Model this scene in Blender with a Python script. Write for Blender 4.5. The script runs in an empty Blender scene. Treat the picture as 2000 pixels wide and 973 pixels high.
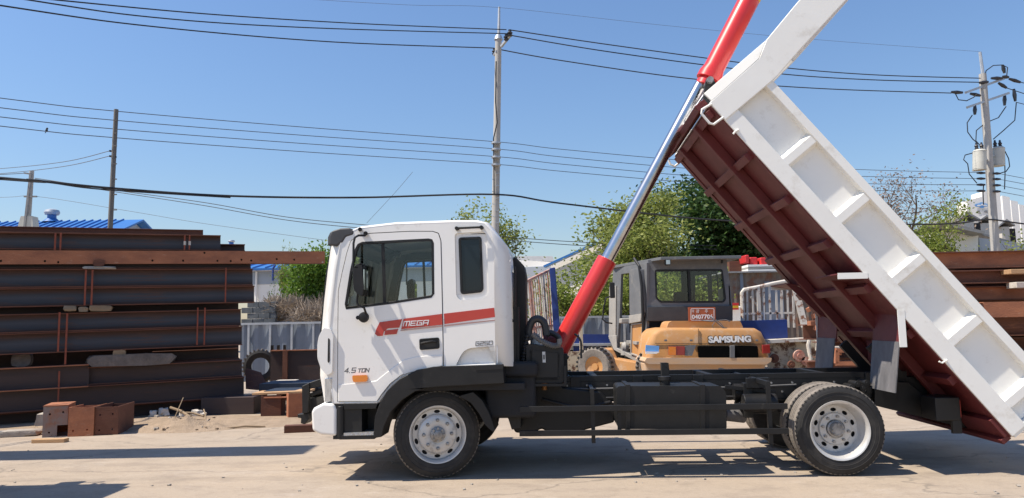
import bpy, bmesh, random, math
from math import radians, sin, cos, pi, atan2, hypot, sqrt
from mathutils import Vector, Matrix, Quaternion
random.seed(7)
scene = bpy.context.scene
col = scene.collection

# ------------------------------------------------------------------ camera
F = 1450.0; CAM_H = 1.456; ROLL = .019; PITCH = math.atan((636-486.5)/F)
_R = Vector((1,0,0)); _U = Vector((0,-sin(PITCH),cos(PITCH))); FWD = Vector((0,cos(PITCH),sin(PITCH)))
RC = _R*cos(ROLL)-_U*sin(ROLL); UC = _R*sin(ROLL)+_U*cos(ROLL)
CAM = Vector((0,0,CAM_H))
cd = bpy.data.cameras.new('camera'); cam = bpy.data.objects.new('camera', cd); col.objects.link(cam)
cam.matrix_world = Matrix.Translation(CAM) @ Matrix((RC, UC, -FWD)).transposed().to_4x4()
cd.sensor_width = 36; cd.lens = 36*F/2000; cd.clip_end = 2000; cd.clip_start = .1
scene.camera = cam

# ------------------------------------------------------------------ sky and sun
SUN = Vector((-.60,-.13,1.0)).normalized()            # towards the sun
elev = math.asin(SUN.z); az = atan2(SUN.x, SUN.y)
w = bpy.data.worlds.new('World'); scene.world = w; w.use_nodes = True
nt = w.node_tree; bg = nt.nodes['Background']
sky = nt.nodes.new('ShaderNodeTexSky'); sky.sky_type = 'NISHITA'; sky.sun_disc = False
sky.sun_elevation = elev; sky.sun_rotation = az; sky.altitude = 0; sky.air_density = 1.6; sky.dust_density = .45; sky.ozone_density = 10
hz = nt.nodes.new('ShaderNodeMix'); hz.data_type='RGBA'; hz.blend_type='MULTIPLY'; hz.inputs[0].default_value=1; hz.inputs[7].default_value=(1.03,.965,1.0,1); nt.links.new(sky.outputs[0], hz.inputs[6]); nt.links.new(hz.outputs[2], bg.inputs[0]); bg.inputs[1].default_value = .103
sd = bpy.data.lights.new('sun', 'SUN'); sd.energy = 4.8; sd.angle = radians(.53); sd.color = (1, .91, .78)
so = bpy.data.objects.new('sun', sd); col.objects.link(so); so.rotation_euler = SUN.to_track_quat('Z','Y').to_euler()
scene.view_settings.view_transform = 'Standard'; scene.view_settings.look = 'None'
scene.view_settings.exposure = .50; scene.view_settings.gamma = 1; scene.view_settings.use_curve_mapping = False
scene.cycles.max_bounces = 8; scene.cycles.transparent_max_bounces = 12
scene.cycles.use_denoising = True

# ------------------------------------------------------------------ measuring helpers: a line of sight into the place
def ray(px, py): return RC*((px-1000)/F) + UC*((486.5-py)/F) + FWD
def G(px, py, z=0.0):
    d = ray(px, py); return CAM + d*((z-CAM_H)/d.z)
def P(px, py, Y):
    d = ray(px, py); return CAM + d*(Y/d.y)
def onplane(px, py, p, n):
    d = ray(px, py); return CAM + d*((p-CAM).dot(n)/d.dot(n))

# ------------------------------------------------------------------ materials
def new_mat(name):
    m = bpy.data.materials.new(name); m.use_nodes = True
    return m, m.node_tree, m.node_tree.nodes['Principled BSDF']
def mat(name, c1, c2=None, rough=.5, metal=0, scale=4, detail=6, lo=.35, hi=.65, c3=None, scale3=12, lo3=.6, hi3=.72,
        bump=0, bscale=30, coat=0, stretch=(1,1,1), rvar=.1, spec=.5, world=False):
    m, nt, b = new_mat(name); N = nt.nodes; K = nt.links
    tc = N.new('ShaderNodeTexCoord'); mp = N.new('ShaderNodeMapping'); mp.inputs['Scale'].default_value = stretch
    if world:
        g = N.new('ShaderNodeNewGeometry'); K.new(g.outputs['Position'], mp.inputs[0])
    else: K.new(tc.outputs['Object'], mp.inputs[0])
    n1 = N.new('ShaderNodeTexNoise'); n1.inputs['Scale'].default_value = scale; n1.inputs['Detail'].default_value = detail; n1.inputs['Roughness'].default_value = .62
    K.new(mp.outputs[0], n1.inputs['Vector'])
    rp = N.new('ShaderNodeValToRGB'); K.new(n1.outputs[0], rp.inputs[0])
    c2 = c2 or tuple(x*.82 for x in c1)
    rp.color_ramp.elements[0].position = lo; rp.color_ramp.elements[1].position = hi
    rp.color_ramp.elements[0].color = (*c1,1); rp.color_ramp.elements[1].color = (*c2,1)
    out = rp.outputs[0]
    if c3:
        n3 = N.new('ShaderNodeTexNoise'); n3.inputs['Scale'].default_value = scale3; n3.inputs['Detail'].default_value = 8; n3.inputs['Roughness'].default_value = .7
        K.new(mp.outputs[0], n3.inputs['Vector'])
        mr = N.new('ShaderNodeMapRange'); mr.inputs[1].default_value = lo3; mr.inputs[2].default_value = hi3; K.new(n3.outputs[0], mr.inputs[0])
        mx = N.new('ShaderNodeMix'); mx.data_type = 'RGBA'; K.new(mr.outputs[0], mx.inputs[0]); K.new(out, mx.inputs[6]); mx.inputs[7].default_value = (*c3,1)
        out = mx.outputs[2]
    K.new(out, b.inputs['Base Color'])
    r2 = N.new('ShaderNodeMapRange'); r2.inputs[3].default_value = max(.03,rough-rvar); r2.inputs[4].default_value = min(1,rough+rvar)
    K.new(n1.outputs[0], r2.inputs[0]); K.new(r2.outputs[0], b.inputs['Roughness'])
    b.inputs['Metallic'].default_value = metal; b.inputs['Coat Weight'].default_value = coat; b.inputs['Specular IOR Level'].default_value = spec
    if bump:
        nb = N.new('ShaderNodeTexNoise'); nb.inputs['Scale'].default_value = bscale; nb.inputs['Detail'].default_value = 6
        K.new(mp.outputs[0], nb.inputs['Vector'])
        bm_ = N.new('ShaderNodeBump'); bm_.inputs['Strength'].default_value = bump; bm_.inputs['Distance'].default_value = .02
        K.new(nb.outputs[0], bm_.inputs['Height']); K.new(bm_.outputs[0], b.inputs['Normal'])
    return m
def glass(name, tint, spec=.5, rough=.02, opac=.0, oc=(.02,.03,.035)):
    m, nt, b = new_mat(name); N = nt.nodes; K = nt.links
    out = N['Material Output']; N.remove(b)
    t = N.new('ShaderNodeBsdfTransparent'); t.inputs[0].default_value = (*tint,1)
    g = N.new('ShaderNodeBsdfGlossy'); g.inputs['Roughness'].default_value = rough
    fr = N.new('ShaderNodeFresnel'); fr.inputs[0].default_value = 1.5
    d = N.new('ShaderNodeBsdfDiffuse'); d.inputs[0].default_value = (*oc,1)
    m1 = N.new('ShaderNodeMixShader'); m1.inputs[0].default_value = opac; K.new(t.outputs[0], m1.inputs[1]); K.new(d.outputs[0], m1.inputs[2])
    mx = N.new('ShaderNodeMixShader'); K.new(fr.outputs[0], mx.inputs[0]); K.new(m1.outputs[0], mx.inputs[1]); K.new(g.outputs[0], mx.inputs[2])
    K.new(mx.outputs[0], out.inputs[0]); return m
def leafmat(name, c1, c2, trans=.35):
    m, nt, b = new_mat(name); N = nt.nodes; K = nt.links; out = N['Material Output']; N.remove(b)
    g = N.new('ShaderNodeNewGeometry'); rp = N.new('ShaderNodeValToRGB'); K.new(g.outputs['Random Per Island'], rp.inputs[0])
    rp.color_ramp.elements[0].color = (*c1,1); rp.color_ramp.elements[1].color = (*c2,1)
    pr = N.new('ShaderNodeBsdfPrincipled'); pr.inputs['Roughness'].default_value = .5; K.new(rp.outputs[0], pr.inputs['Base Color']); pr.inputs['Specular IOR Level'].default_value = .3
    t = N.new('ShaderNodeBsdfTranslucent'); K.new(rp.outputs[0], t.inputs[0])
    mx = N.new('ShaderNodeMixShader'); mx.inputs[0].default_value = trans
    K.new(pr.outputs[0], mx.inputs[1]); K.new(t.outputs[0], mx.inputs[2]); K.new(mx.outputs[0], out.inputs[0]); return m

M = {}
M['white'] = mat('white_paint', (.85,.83,.79), (.82,.80,.76), rough=.3, coat=.25, scale=2, c3=(.60,.56,.50), scale3=6, lo3=.58, hi3=.8, bump=.04, bscale=3)
M['bedwhite'] = mat('bed_white_paint', (.86,.85,.80), (.83,.815,.765), rough=.42, scale=1.5, c3=(.62,.58,.51), scale3=5, lo3=.56, hi3=.8, bump=.16, bscale=2.5)
M['black'] = mat('black_paint', (.005,.0048,.0048), (.009,.0085,.0085), rough=.55, scale=5, c3=(.035,.03,.027), scale3=9, lo3=.62, hi3=.8, spec=.5)
M['plastic'] = mat('black_plastic', (.011,.011,.0115), (.017,.0165,.0165), rough=.5, scale=6, lo3=.6, hi3=.8, spec=.35, c3=(.05,.047,.043), scale3=10, bump=.05, bscale=90)
M['greyplastic'] = mat('grey_plastic', (.04,.04,.044), (.055,.055,.058), rough=.55)
M['void'] = mat('opening_shade_black', (.002,.002,.002), rough=.9, spec=.1)  # near-black colour standing in for the shade inside an opening
M['dark'] = mat('dark_interior', (.012,.012,.014), (.02,.02,.022), rough=.8)
M['interior'] = mat('grey_interior', (.06,.06,.065), (.08,.08,.082), rough=.8)
M['rubber'] = mat('tyre_rubber', (.016,.015,.015), (.024,.023,.022), rough=.75, scale=8, c3=(.05,.045,.04), scale3=4, lo3=.5, hi3=.75)
M['tread'] = mat('dusty_tread', (.17,.15,.13), (.24,.21,.18), rough=.9, scale=14, c3=(.07,.065,.06), scale3=22, bump=.4, bscale=60)
M['silver'] = mat('silver_wheel_paint', (.62,.61,.59), (.52,.51,.49), rough=.42, metal=.3, scale=7, c3=(.25,.23,.21), scale3=11, lo3=.58, hi3=.75)
M['hubsilver'] = mat('hub_metal', (.40,.39,.38), (.22,.21,.20), rough=.5, metal=.6, scale=14, c3=(.10,.09,.08), scale3=20)
M['alu'] = mat('tread_plate_metal', (.6,.6,.6), (.4,.4,.4), rough=.35, metal=.8, scale=60, bump=.4, bscale=80)
M['chrome'] = mat('chrome_rod', (.62,.62,.63), (.50,.49,.48), rough=.24, scale=9, c3=(.36,.33,.30), scale3=14, metal=1, rvar=.03)
M['red'] = mat('red_paint', (.64,.030,.028), (.56,.026,.024), rough=.36, coat=.3, scale=3, c3=(.42,.06,.05), scale3=9, lo3=.62, hi3=.8)
M['yellow'] = mat('yellow_paint', (.7,.42,.03), rough=.4)
M['primer'] = mat('red_oxide_primer', (.132,.018,.018), (.100,.0145,.0145), rough=.6, scale=2.5, c3=(.20,.052,.042), scale3=6, lo3=.58, hi3=.78, bump=.06)
M['stripe'] = mat('red_stripe_film', (.47,.045,.035), (.50,.06,.04), rough=.35)
M['stripegrey'] = mat('pinkish_grey_film', (.45,.27,.25), rough=.35)
M['lettergrey'] = mat('grey_letter_film', (.13,.13,.13), rough=.35)
M['letterwhite'] = mat('white_letter_film', (.85,.85,.84), rough=.35)
M['orange'] = mat('orange_lens', (.78,.24,.02), (.68,.18,.02), rough=.2, coat=.8)
M['lamp'] = mat('headlight_lens', (.42,.45,.48), (.65,.68,.7), rough=.12, metal=.6, scale=25, coat=.9, stretch=(1,1,.3))
M['mirrorglass'] = mat('mirror_glass', (.8,.8,.8), rough=.03, metal=1, rvar=0)
M['brass'] = mat('brown_fitting', (.25,.11,.03), rough=.5, metal=.3)
M['sticker'] = mat('pale_sticker', (.6,.6,.58), rough=.5)
M['flap'] = mat('worn_rubber_flap', (.105,.102,.105), (.165,.16,.165), rough=.8, scale=7, c3=(.26,.25,.25), scale3=20, lo3=.6, hi3=.75, stretch=(1,1,.5))
M['hose'] = mat('black_hose', (.03,.03,.033), rough=.45)
M['hosegrey'] = mat('grey_ribbed_hose', (.18,.175,.17), (.1,.1,.1), rough=.5)
M['glass'] = glass('window_glass', (.92,.96,.95))
M['glassdark'] = glass('dark_window_glass', (.22,.27,.32), opac=.4, oc=(.03,.045,.06))

# ------------------------------------------------------------------ mesh building
class MB:
    def __init__(s, X=None): s.v=[]; s.f=[]; s.X=X
    def add(s, vs, fs):
        o=len(s.v)
        for p in vs:
            p=Vector(p)
            s.v.append(s.X @ p if s.X else p)
        s.f += [tuple(i+o for i in f) for f in fs]; return s
    def hexa(s, p): return s.add(p, [(0,1,2,3),(7,6,5,4),(0,4,5,1),(1,5,6,2),(2,6,7,3),(3,7,4,0)])
    def box(s, x0,x1,y0,y1,z0,z1): return s.hexa([(x0,y0,z0),(x1,y0,z0),(x1,y1,z0),(x0,y1,z0),(x0,y0,z1),(x1,y0,z1),(x1,y1,z1),(x0,y1,z1)])
    def prism(s, pts, y0, y1):
        n=len(pts); return s.add([(x,y0,z) for x,z in pts]+[(x,y1,z) for x,z in pts],
            [tuple(range(n)), tuple(range(2*n-1,n-1,-1))]+[(i,i+n,(i+1)%n+n,(i+1)%n) for i in range(n)])
    def poly(s, a, b):      # two matching 3d loops
        n=len(a); return s.add(list(a)+list(b), [tuple(range(n)), tuple(range(2*n-1,n-1,-1))]+[(i,i+n,(i+1)%n+n,(i+1)%n) for i in range(n)])
    def bar(s, p, q, w, h, up=(0,0,1)):   # rectangular bar from p to q
        p=Vector(p); q=Vector(q); d=(q-p).normalized(); up=Vector(up); sd=d.cross(up)
        if sd.length<1e-3: sd=d.cross(Vector((1,0,0)))
        sd.normalize(); u=sd.cross(d).normalized(); a=sd*w/2; b=u*h/2
        return s.hexa([p-a-b,p+a-b,p+a+b,p-a+b,q-a-b,q+a-b,q+a+b,q-a+b])
    def cyl(s, p, q, r0, r1=None, n=16, caps=True):
        r1=r0 if r1 is None else r1; p=Vector(p); q=Vector(q); d=(q-p).normalized()
        a=d.orthogonal().normalized(); b=d.cross(a); V=[]
        for c,r in ((p,r0),(q,r1)): V+= [c+(a*cos(2*pi*i/n)+b*sin(2*pi*i/n))*r for i in range(n)]
        Fs=[(i,(i+1)%n,(i+1)%n+n,i+n) for i in range(n)]
        if caps: Fs+=[tuple(range(n-1,-1,-1)), tuple(range(n,2*n))]
        return s.add(V,Fs)
    def tube(s, path, r, n=8, rs=None):
        path=[Vector(p) for p in path]; V=[]; m=len(path); prev=None
        for i,p in enumerate(path):
            d=(path[min(i+1,m-1)]-path[max(i-1,0)]).normalized()
            if prev is None: a=d.orthogonal().normalized()
            else:
                a=prev-d*prev.dot(d)
                a=a.normalized() if a.length>1e-6 else d.orthogonal().normalized()
            prev=a; b=d.cross(a); rr=rs[i] if rs else r
            V+=[p+(a*cos(2*pi*k/n)+b*sin(2*pi*k/n))*rr for k in range(n)]
        Fs=[(i*n+k,i*n+(k+1)%n,(i+1)*n+(k+1)%n,(i+1)*n+k) for i in range(m-1) for k in range(n)]
        Fs+=[tuple(range(n-1,-1,-1)), tuple(range((m-1)*n,m*n))]
        return s.add(V,Fs)
    def lathe(s, prof, o=(0,0,0), n=48, ax='y', closed=False):   # prof: (radius, height along axis)
        V=[];m=len(prof)
        for r,h in prof:
            for i in range(n):
                t=2*pi*i/n; a,b=r*cos(t),r*sin(t)
                V.append((o[0]+a,o[1]+h,o[2]+b) if ax=='y' else (o[0]+a,o[1]+b,o[2]+h) if ax=='z' else (o[0]+h,o[1]+a,o[2]+b))
        J=m if closed else m-1
        return s.add(V,[(j*n+i,j*n+(i+1)%n,((j+1)%m)*n+(i+1)%n,((j+1)%m)*n+i) for j in range(J) for i in range(n)])
    def plate(s, loops, y, t, res=1):      # loops of (x,z): outer first, then holes; t thickness growing towards +y
        cu=bpy.data.curves.new('tmp','CURVE'); cu.dimensions='2D'; cu.fill_mode='BOTH'; cu.extrude=t/2
        for lp in loops:
            sp=cu.splines.new('POLY'); sp.points.add(len(lp)-1); sp.use_cyclic_u=True
            for i,(x,z) in enumerate(lp): sp.points[i].co=(x,z,0,1)
        ob=bpy.data.objects.new('tmp',cu); col.objects.link(ob); me=ob.to_mesh()
        s.add([(v.co.x, y+t/2+v.co.z, v.co.y) for v in me.vertices],[tuple(p.vertices) for p in me.polygons])
        ob.to_mesh_clear(); bpy.data.objects.remove(ob); bpy.data.curves.remove(cu); return s
    def text(s, body, x0, x1, z0, z1, y, t=.003, shear=0, bold=0, fn=None):   # letters in the xz plane facing -y
        cu=bpy.data.curves.new('tmp','FONT'); cu.body=body; cu.extrude=t/2; cu.resolution_u=3; cu.offset=bold; cu.shear=shear
        ob=bpy.data.objects.new('tmp',cu); col.objects.link(ob); bpy.context.view_layer.update(); me=ob.to_mesh()
        vs=[v.co.copy() for v in me.vertices]; fs=[tuple(p.vertices) for p in me.polygons]
        ob.to_mesh_clear(); bpy.data.objects.remove(ob); bpy.data.curves.remove(cu)
        if not vs: return s
        ax=min(v.x for v in vs); bx=max(v.x for v in vs); ay=min(v.y for v in vs); by=max(v.y for v in vs)
        f=fn or (lambda x,z:(x,y,z))
        out=[]
        for v in vs:
            p=Vector(f(x0+(v.x-ax)/(bx-ax)*(x1-x0), z0+(v.y-ay)/(by-ay)*(z1-z0))); p.y-=v.z+t/2; out.append(p)
        return s.add(out,fs)
    def build(s, name, m, parent=None, bevel=0, seg=2, smooth=True, ang=32, loc=None, rot=None, weld=True, recalc=True):
        me=bpy.data.meshes.new(name); me.from_pydata(s.v,[],s.f); me.validate()
        if weld or recalc:
            bm=bmesh.new(); bm.from_mesh(me)
            if weld: bmesh.ops.remove_doubles(bm, verts=bm.verts, dist=1e-5)
            if recalc: bmesh.ops.recalc_face_normals(bm, faces=bm.faces)
            bm.to_mesh(me); bm.free()
        me.materials.append(M[m] if isinstance(m,str) else m)
        me.polygons.foreach_set('use_smooth',[smooth]*len(me.polygons))
        if smooth and not bevel: me.set_sharp_from_angle(angle=radians(ang))
        o=bpy.data.objects.new(name,me); col.objects.link(o); o.parent=parent
        if loc is not None: o.location=loc
        if rot is not None: o.rotation_euler=rot
        if bevel:
            b=o.modifiers.new('bevel','BEVEL'); b.width=bevel; b.segments=seg; b.limit_method='ANGLE'; b.angle_limit=radians(ang); b.harden_normals=True
        return o
def empty(name, parent=None, loc=(0,0,0), rz=0):
    o=bpy.data.objects.new(name,None); col.objects.link(o); o.parent=parent; o.location=loc; o.rotation_euler=(0,0,rz); o.empty_display_size=.2; return o
def tag(o, label=None, cat=None, group=None, kind=None):
    if label: o['label']=label
    if cat: o['category']=cat
    if group: o['group']=group
    if kind: o['kind']=kind
    return o
def thing(name, label, cat, loc=(0,0,0), rz=0, group=None): return tag(empty(name,None,loc,rz),label,cat,group)
def copy_tree(o, parent=None, skip=()):
    c=o.copy(); col.objects.link(c); c.parent=parent
    for ch in o.children:
        if ch.name.split('.')[0] not in skip: copy_tree(ch,c,skip)
    return c
def rnd(pts, r, n=5):     # round the corners of a 2d outline
    out=[]; m=len(pts)
    for i in range(m):
        p=Vector(pts[i]); a=Vector(pts[i-1]); b=Vector(pts[(i+1)%m]); rr=r[i] if isinstance(r,(list,tuple)) else r
        da=(a-p); db=(b-p); t=min(rr, da.length*.49, db.length*.49)
        if t<1e-4: out.append(tuple(p)); continue
        A=p+da.normalized()*t; B=p+db.normalized()*t
        for k in range(n+1):
            u=k/n; out.append(tuple(A*(1-u)**2+p*2*u*(1-u)+B*u*u))
    return out
def ell(cx,cz,rx,rz,n=16,rot=0): return [(cx+rx*cos(2*pi*i/n)*cos(rot)-rz*sin(2*pi*i/n)*sin(rot), cz+rx*cos(2*pi*i/n)*sin(rot)+rz*sin(2*pi*i/n)*cos(rot)) for i in range(n)]

GLY={'M':[[(0,0),(0,1),(1,1),(1,0)],[(.5,1),(.5,0)]],'E':[[(1,1),(0,1),(0,0),(1,0)],[(0,.5),(.85,.5)]],'G':[[(1,1),(0,1),(0,0),(1,0),(1,.5),(.5,.5)]],'A':[[(0,0),(0,1),(1,1),(1,0)],[(0,.42),(1,.42)]],
 '2':[[(0,1),(1,1),(1,.5),(0,.5),(0,0),(1,0)]],'5':[[(1,1),(0,1),(0,.5),(1,.5),(1,0),(0,0)]],'0':[[(0,0),(0,1),(1,1),(1,0),(0,0)]],'O':[[(0,0),(0,1),(1,1),(1,0),(0,0)]],'4':[[(.75,0),(.75,1),(0,.32),(1,.32)]],
 'T':[[(0,1),(1,1)],[(.5,1),(.5,0)]],'N':[[(0,0),(0,1),(1,0),(1,1)]],'.':[[(0,0),(.12,0)]]}
def strokes(mb, body, x0, x1, z0, z1, y, th, shear=.25, slope=0.0, t=.002):
    wd=[.3 if c=='.' else (1.25 if c=='M' else 1.0) for c in body]; tot=sum(wd)+.35*(len(body)-1); u=(x1-x0-shear*(z1-z0))/tot; x=x0; h=z1-z0-th; z=z0+th/2
    for c,w_ in zip(body,wd):
        for pl in GLY[c]:
            for (a,b),(c_,d) in zip(pl[:-1],pl[1:]):
                pa=(x+a*w_*u+shear*b*h, z+b*h); pb=(x+c_*w_*u+shear*d*h, z+d*h)
                pa=(pa[0],pa[1]+slope*(pa[0]-x0)); pb=(pb[0],pb[1]+slope*(pb[0]-x0))
                dx,dz=pb[0]-pa[0],pb[1]-pa[1]; l=hypot(dx,dz) or 1e-6; dx/=l; dz/=l; e=th/2
                A=(pa[0]-dx*e,pa[1]-dz*e); B=(pb[0]+dx*e,pb[1]+dz*e); nx,nz=-dz*e,dx*e
                mb.prism([(A[0]+nx,A[1]+nz),(B[0]+nx,B[1]+nz),(B[0]-nx,B[1]-nz),(A[0]-nx,A[1]-nz)],y,y+t)
                y-=.00002
        x+=(w_+.35)*u
    return mb

# ------------------------------------------------------------------ ground
def ground_mat():
    m, nt, b = new_mat('worn_concrete'); N=nt.nodes; K=nt.links
    g=N.new('ShaderNodeNewGeometry'); mp=N.new('ShaderNodeMapping'); K.new(g.outputs['Position'],mp.inputs[0]); mp.inputs['Scale'].default_value=(1,1.6,1)
    def noise(s,d=8,r=.62,src=mp.outputs[0]):
        n=N.new('ShaderNodeTexNoise'); n.inputs['Scale'].default_value=s; n.inputs['Detail'].default_value=d; n.inputs['Roughness'].default_value=r; K.new(src,n.inputs['Vector']); return n
    n1=noise(.35); n2=noise(2.2); n3=noise(14,5); n4=noise(.9,10,.75)
    rp=N.new('ShaderNodeValToRGB'); K.new(n1.outputs[0],rp.inputs[0]); e=rp.color_ramp.elements
    e[0].position=.36; e[0].color=(.38,.308,.235,1); e[1].position=.66; e[1].color=(.36,.30,.238,1)
    def mix(fac,a,bc,lo,hi,amt=1):
        mr=N.new('ShaderNodeMapRange'); mr.inputs[1].default_value=lo; mr.inputs[2].default_value=hi; mr.inputs[4].default_value=amt; K.new(fac,mr.inputs[0])
        mx=N.new('ShaderNodeMix'); mx.data_type='RGBA'; K.new(mr.outputs[0],mx.inputs[0]); K.new(a,mx.inputs[6]); mx.inputs[7].default_value=(*bc,1); return mx.outputs[2]
    c=mix(n2.outputs[0],rp.outputs[0],(.27,.22,.175),.48,.72,.85)
    c=mix(n4.outputs[0],c,(.45,.385,.32),.54,.7,.75)
    c=mix(n3.outputs[0],c,(.23,.185,.145),.56,.78,.75)
    n5=noise(70,3); c=mix(n5.outputs[0],c,(.19,.155,.12),.60,.72,.6); n6=noise(48,3,.5); c=mix(n6.outputs[0],c,(.52,.47,.40),.62,.74,.5)
    # dusty tyre tracks of earlier passes
    dp=N.new('ShaderNodeVectorMath'); dp.operation='DOT_PRODUCT'; K.new(g.outputs['Position'],dp.inputs[0]); dp.inputs[1].default_value=(.0645,.998,0)
    nw=noise(.5,3); ws=N.new('ShaderNodeMath'); ws.operation='MULTIPLY_ADD'; K.new(nw.outputs[0],ws.inputs[0]); ws.inputs[1].default_value=.35; K.new(dp.outputs['Value'],ws.inputs[2])
    nm=noise(3.5,6,.7)
    for v0,hw,cc in ((7.52,.13,(.22,.185,.15)),(6.15,.12,(.24,.20,.165)),(5.75,.10,(.50,.44,.37)),(8.35,.12,(.25,.21,.17))):
        sb=N.new('ShaderNodeMath'); sb.operation='SUBTRACT'; K.new(ws.outputs[0],sb.inputs[0]); sb.inputs[1].default_value=v0
        ab=N.new('ShaderNodeMath'); ab.operation='ABSOLUTE'; K.new(sb.outputs[0],ab.inputs[0])
        mk=N.new('ShaderNodeMapRange'); mk.inputs[1].default_value=hw; mk.inputs[2].default_value=hw*.6; mk.inputs[3].default_value=0; mk.inputs[4].default_value=.9; K.new(ab.outputs[0],mk.inputs[0])
        ml=N.new('ShaderNodeMath'); ml.operation='MULTIPLY'; K.new(mk.outputs[0],ml.inputs[0]); K.new(nm.outputs[0],ml.inputs[1])
        c=mix(ml.outputs[0],c,cc,.25,.75,.5)
    # hairline cracks
    nd=noise(1.2,4); ad=N.new('ShaderNodeVectorMath'); ad.operation='MULTIPLY_ADD'; K.new(nd.outputs['Color'],ad.inputs[0]); ad.inputs[1].default_value=(.8,.8,.8); K.new(mp.outputs[0],ad.inputs[2])
    vo=N.new('ShaderNodeTexVoronoi'); vo.feature='DISTANCE_TO_EDGE'; vo.inputs['Scale'].default_value=.28; K.new(ad.outputs[0],vo.inputs['Vector'])
    mr=N.new('ShaderNodeMapRange'); mr.inputs[1].default_value=0; mr.inputs[2].default_value=.009; mr.inputs[3].default_value=.75; mr.inputs[4].default_value=0; K.new(vo.outputs['Distance'],mr.inputs[0])
    mx=N.new('ShaderNodeMix'); mx.data_type='RGBA'; K.new(mr.outputs[0],mx.inputs[0]); K.new(c,mx.inputs[6]); mx.inputs[7].default_value=(.2,.17,.14,1)
    K.new(mx.outputs[2],b.inputs['Base Color']); b.inputs['Roughness'].default_value=.92; b.inputs['Specular IOR Level'].default_value=.25
    bp=N.new('ShaderNodeBump'); bp.inputs['Strength'].default_value=.35; bp.inputs['Distance'].default_value=.02
    sm=N.new('ShaderNodeMath'); sm.operation='ADD'; K.new(n3.outputs[0],sm.inputs[0]); K.new(n4.outputs[0],sm.inputs[1]); K.new(sm.outputs[0],bp.inputs['Height']); K.new(bp.outputs[0],b.inputs['Normal'])
    return m
M['ground']=ground_mat()
tag(MB().add([(-600,-60,0),(600,-60,0),(600,900,0),(-600,900,0)],[(0,1,2,3)]).build('ground','ground',smooth=False),kind='structure')
# ------------------------------------------------------------------ the dump truck
YAW = radians(-3.7)
TO = G(855,937)
TM = Matrix.Translation(TO) @ Matrix.Rotation(YAW,4,'Z'); TI = TM.inverted()
TC = TI @ CAM; 
def L(px,py,c):       # line of sight met with the truck's own lengthwise plane y=c -> (x, z)
    d = TI.to_3x3() @ ray(px,py); t=(c-TC.y)/d.y; q=TC+d*t; return (q.x,q.z)
def LL(pts,c): return [L(a,b,c) for a,b in pts]
truck = thing('dump_truck','white dump truck with its bed tipped up on a red hydraulic cylinder','dump truck',TO,YAW)
CS=-.08; CF=2.12
# ---- cab shell
S_px=[(652,787),(644,735),(645,650),(650,590),(657,530),(665,480),(674,459),(700,447),(770,439),(880,435),(930,435),(946,438),(958,452),(964,480),(968,712),
      (868,717),(820,722),(785,735),(764,752),(748,772),(739,785),(700,787)]
S=LL(S_px,CS)
Mx=[]
for i,(x,z) in enumerate(S):
    if i<=5: Mx.append((x-.13,z))
    elif i==6: Mx.append((x-.10,z+.02))
    elif i<=10: Mx.append((x,z+.035))
    elif i==11: Mx.append((x+.03,z+.02))
    elif i==12: Mx.append((L(990,482,.1)[0],L(990,482,.1)[1]))
    elif i==13: Mx.append(L(996,505,.1))
    elif i==14: Mx.append(L(1001,714,.1))
    else: Mx.append((x,z))
c0,c1,c2,c3=CS,CS+.14,CF-.14,CF
def skin(idx):
    mb=MB(); 
    for i in idx:
        j=(i+1)%len(S)
        A=[(S[i][0],c0,S[i][1]),(Mx[i][0],c1,Mx[i][1]),(Mx[i][0],c2,Mx[i][1]),(S[i][0],c3,S[i][1])]
        Bq=[(S[j][0],c0,S[j][1]),(Mx[j][0],c1,Mx[j][1]),(Mx[j][0],c2,Mx[j][1]),(S[j][0],c3,S[j][1])]
        for k in range(3): mb.add([A[k],A[k+1],Bq[k+1],Bq[k]],[(0,1,2,3)])
    return mb
shell=skin([i for i in range(len(S)) if i not in (2,3,4,12,13)])
for k,rng in ((0,(2,3,4)),):       # front pillars: the outer strips beside the windscreen
    for i in rng:
        j=i+1
        for a,b,ca,cb in ((S,Mx,c0,c1),(Mx,S,c2,c3)):
            mA=(a[i][0],ca,a[i][1]); mB=(b[i][0],cb,b[i][1]); mC=(b[j][0],cb,b[j][1]); mD=(a[j][0],ca,a[j][1])
            shell.add([mA,mB,mC,mD],[(0,1,2,3)])
for i in (12,13):                  # rear corners
    j=i+1
    for a,b,ca,cb in ((S,Mx,c0,c1),(Mx,S,c2,c3)):
        shell.add([(a[i][0],ca,a[i][1]),(b[i][0],cb,b[i][1]),(b[j][0],cb,b[j][1]),(a[j][0],ca,a[j][1])],[(0,1,2,3)])
# rear wall with a window opening
x12,z12=Mx[12]; x13,z13=Mx[13]; x14,z14=Mx[14]
shell.add([(x12,c1,z12),(x13,c1,z13),(x13,c2,z13),(x12,c2,z12)],[(0,1,2,3)])
def rx(z): return x13+(x14-x13)*(z13-z)/(z13-z14)
zw0,zw1=1.62,2.0; cw0,cw1=.45,1.6
for (a,b,za,zb) in ((c1,c2,z14,zw0),(c1,c2,zw1,z13),(c1,cw0,zw0,zw1),(cw1,c2,zw0,zw1)):
    shell.add([(rx(za),a,za),(rx(za),b,za),(rx(zb),b,zb),(rx(zb),a,zb)],[(0,1,2,3)])
body=shell.build('cab_shell','white',truck,ang=28)
sol=body.modifiers.new('thickness','SOLIDIFY'); sol.thickness=.02; sol.offset=0
MB().add([(rx(zw0),cw0,zw0),(rx(zw0),cw1,zw0),(rx(zw1),cw1,zw1),(rx(zw1),cw0,zw1)],[(0,1,2,3)]).build('rear_window','glassdark',truck)
ws=MB()
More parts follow.
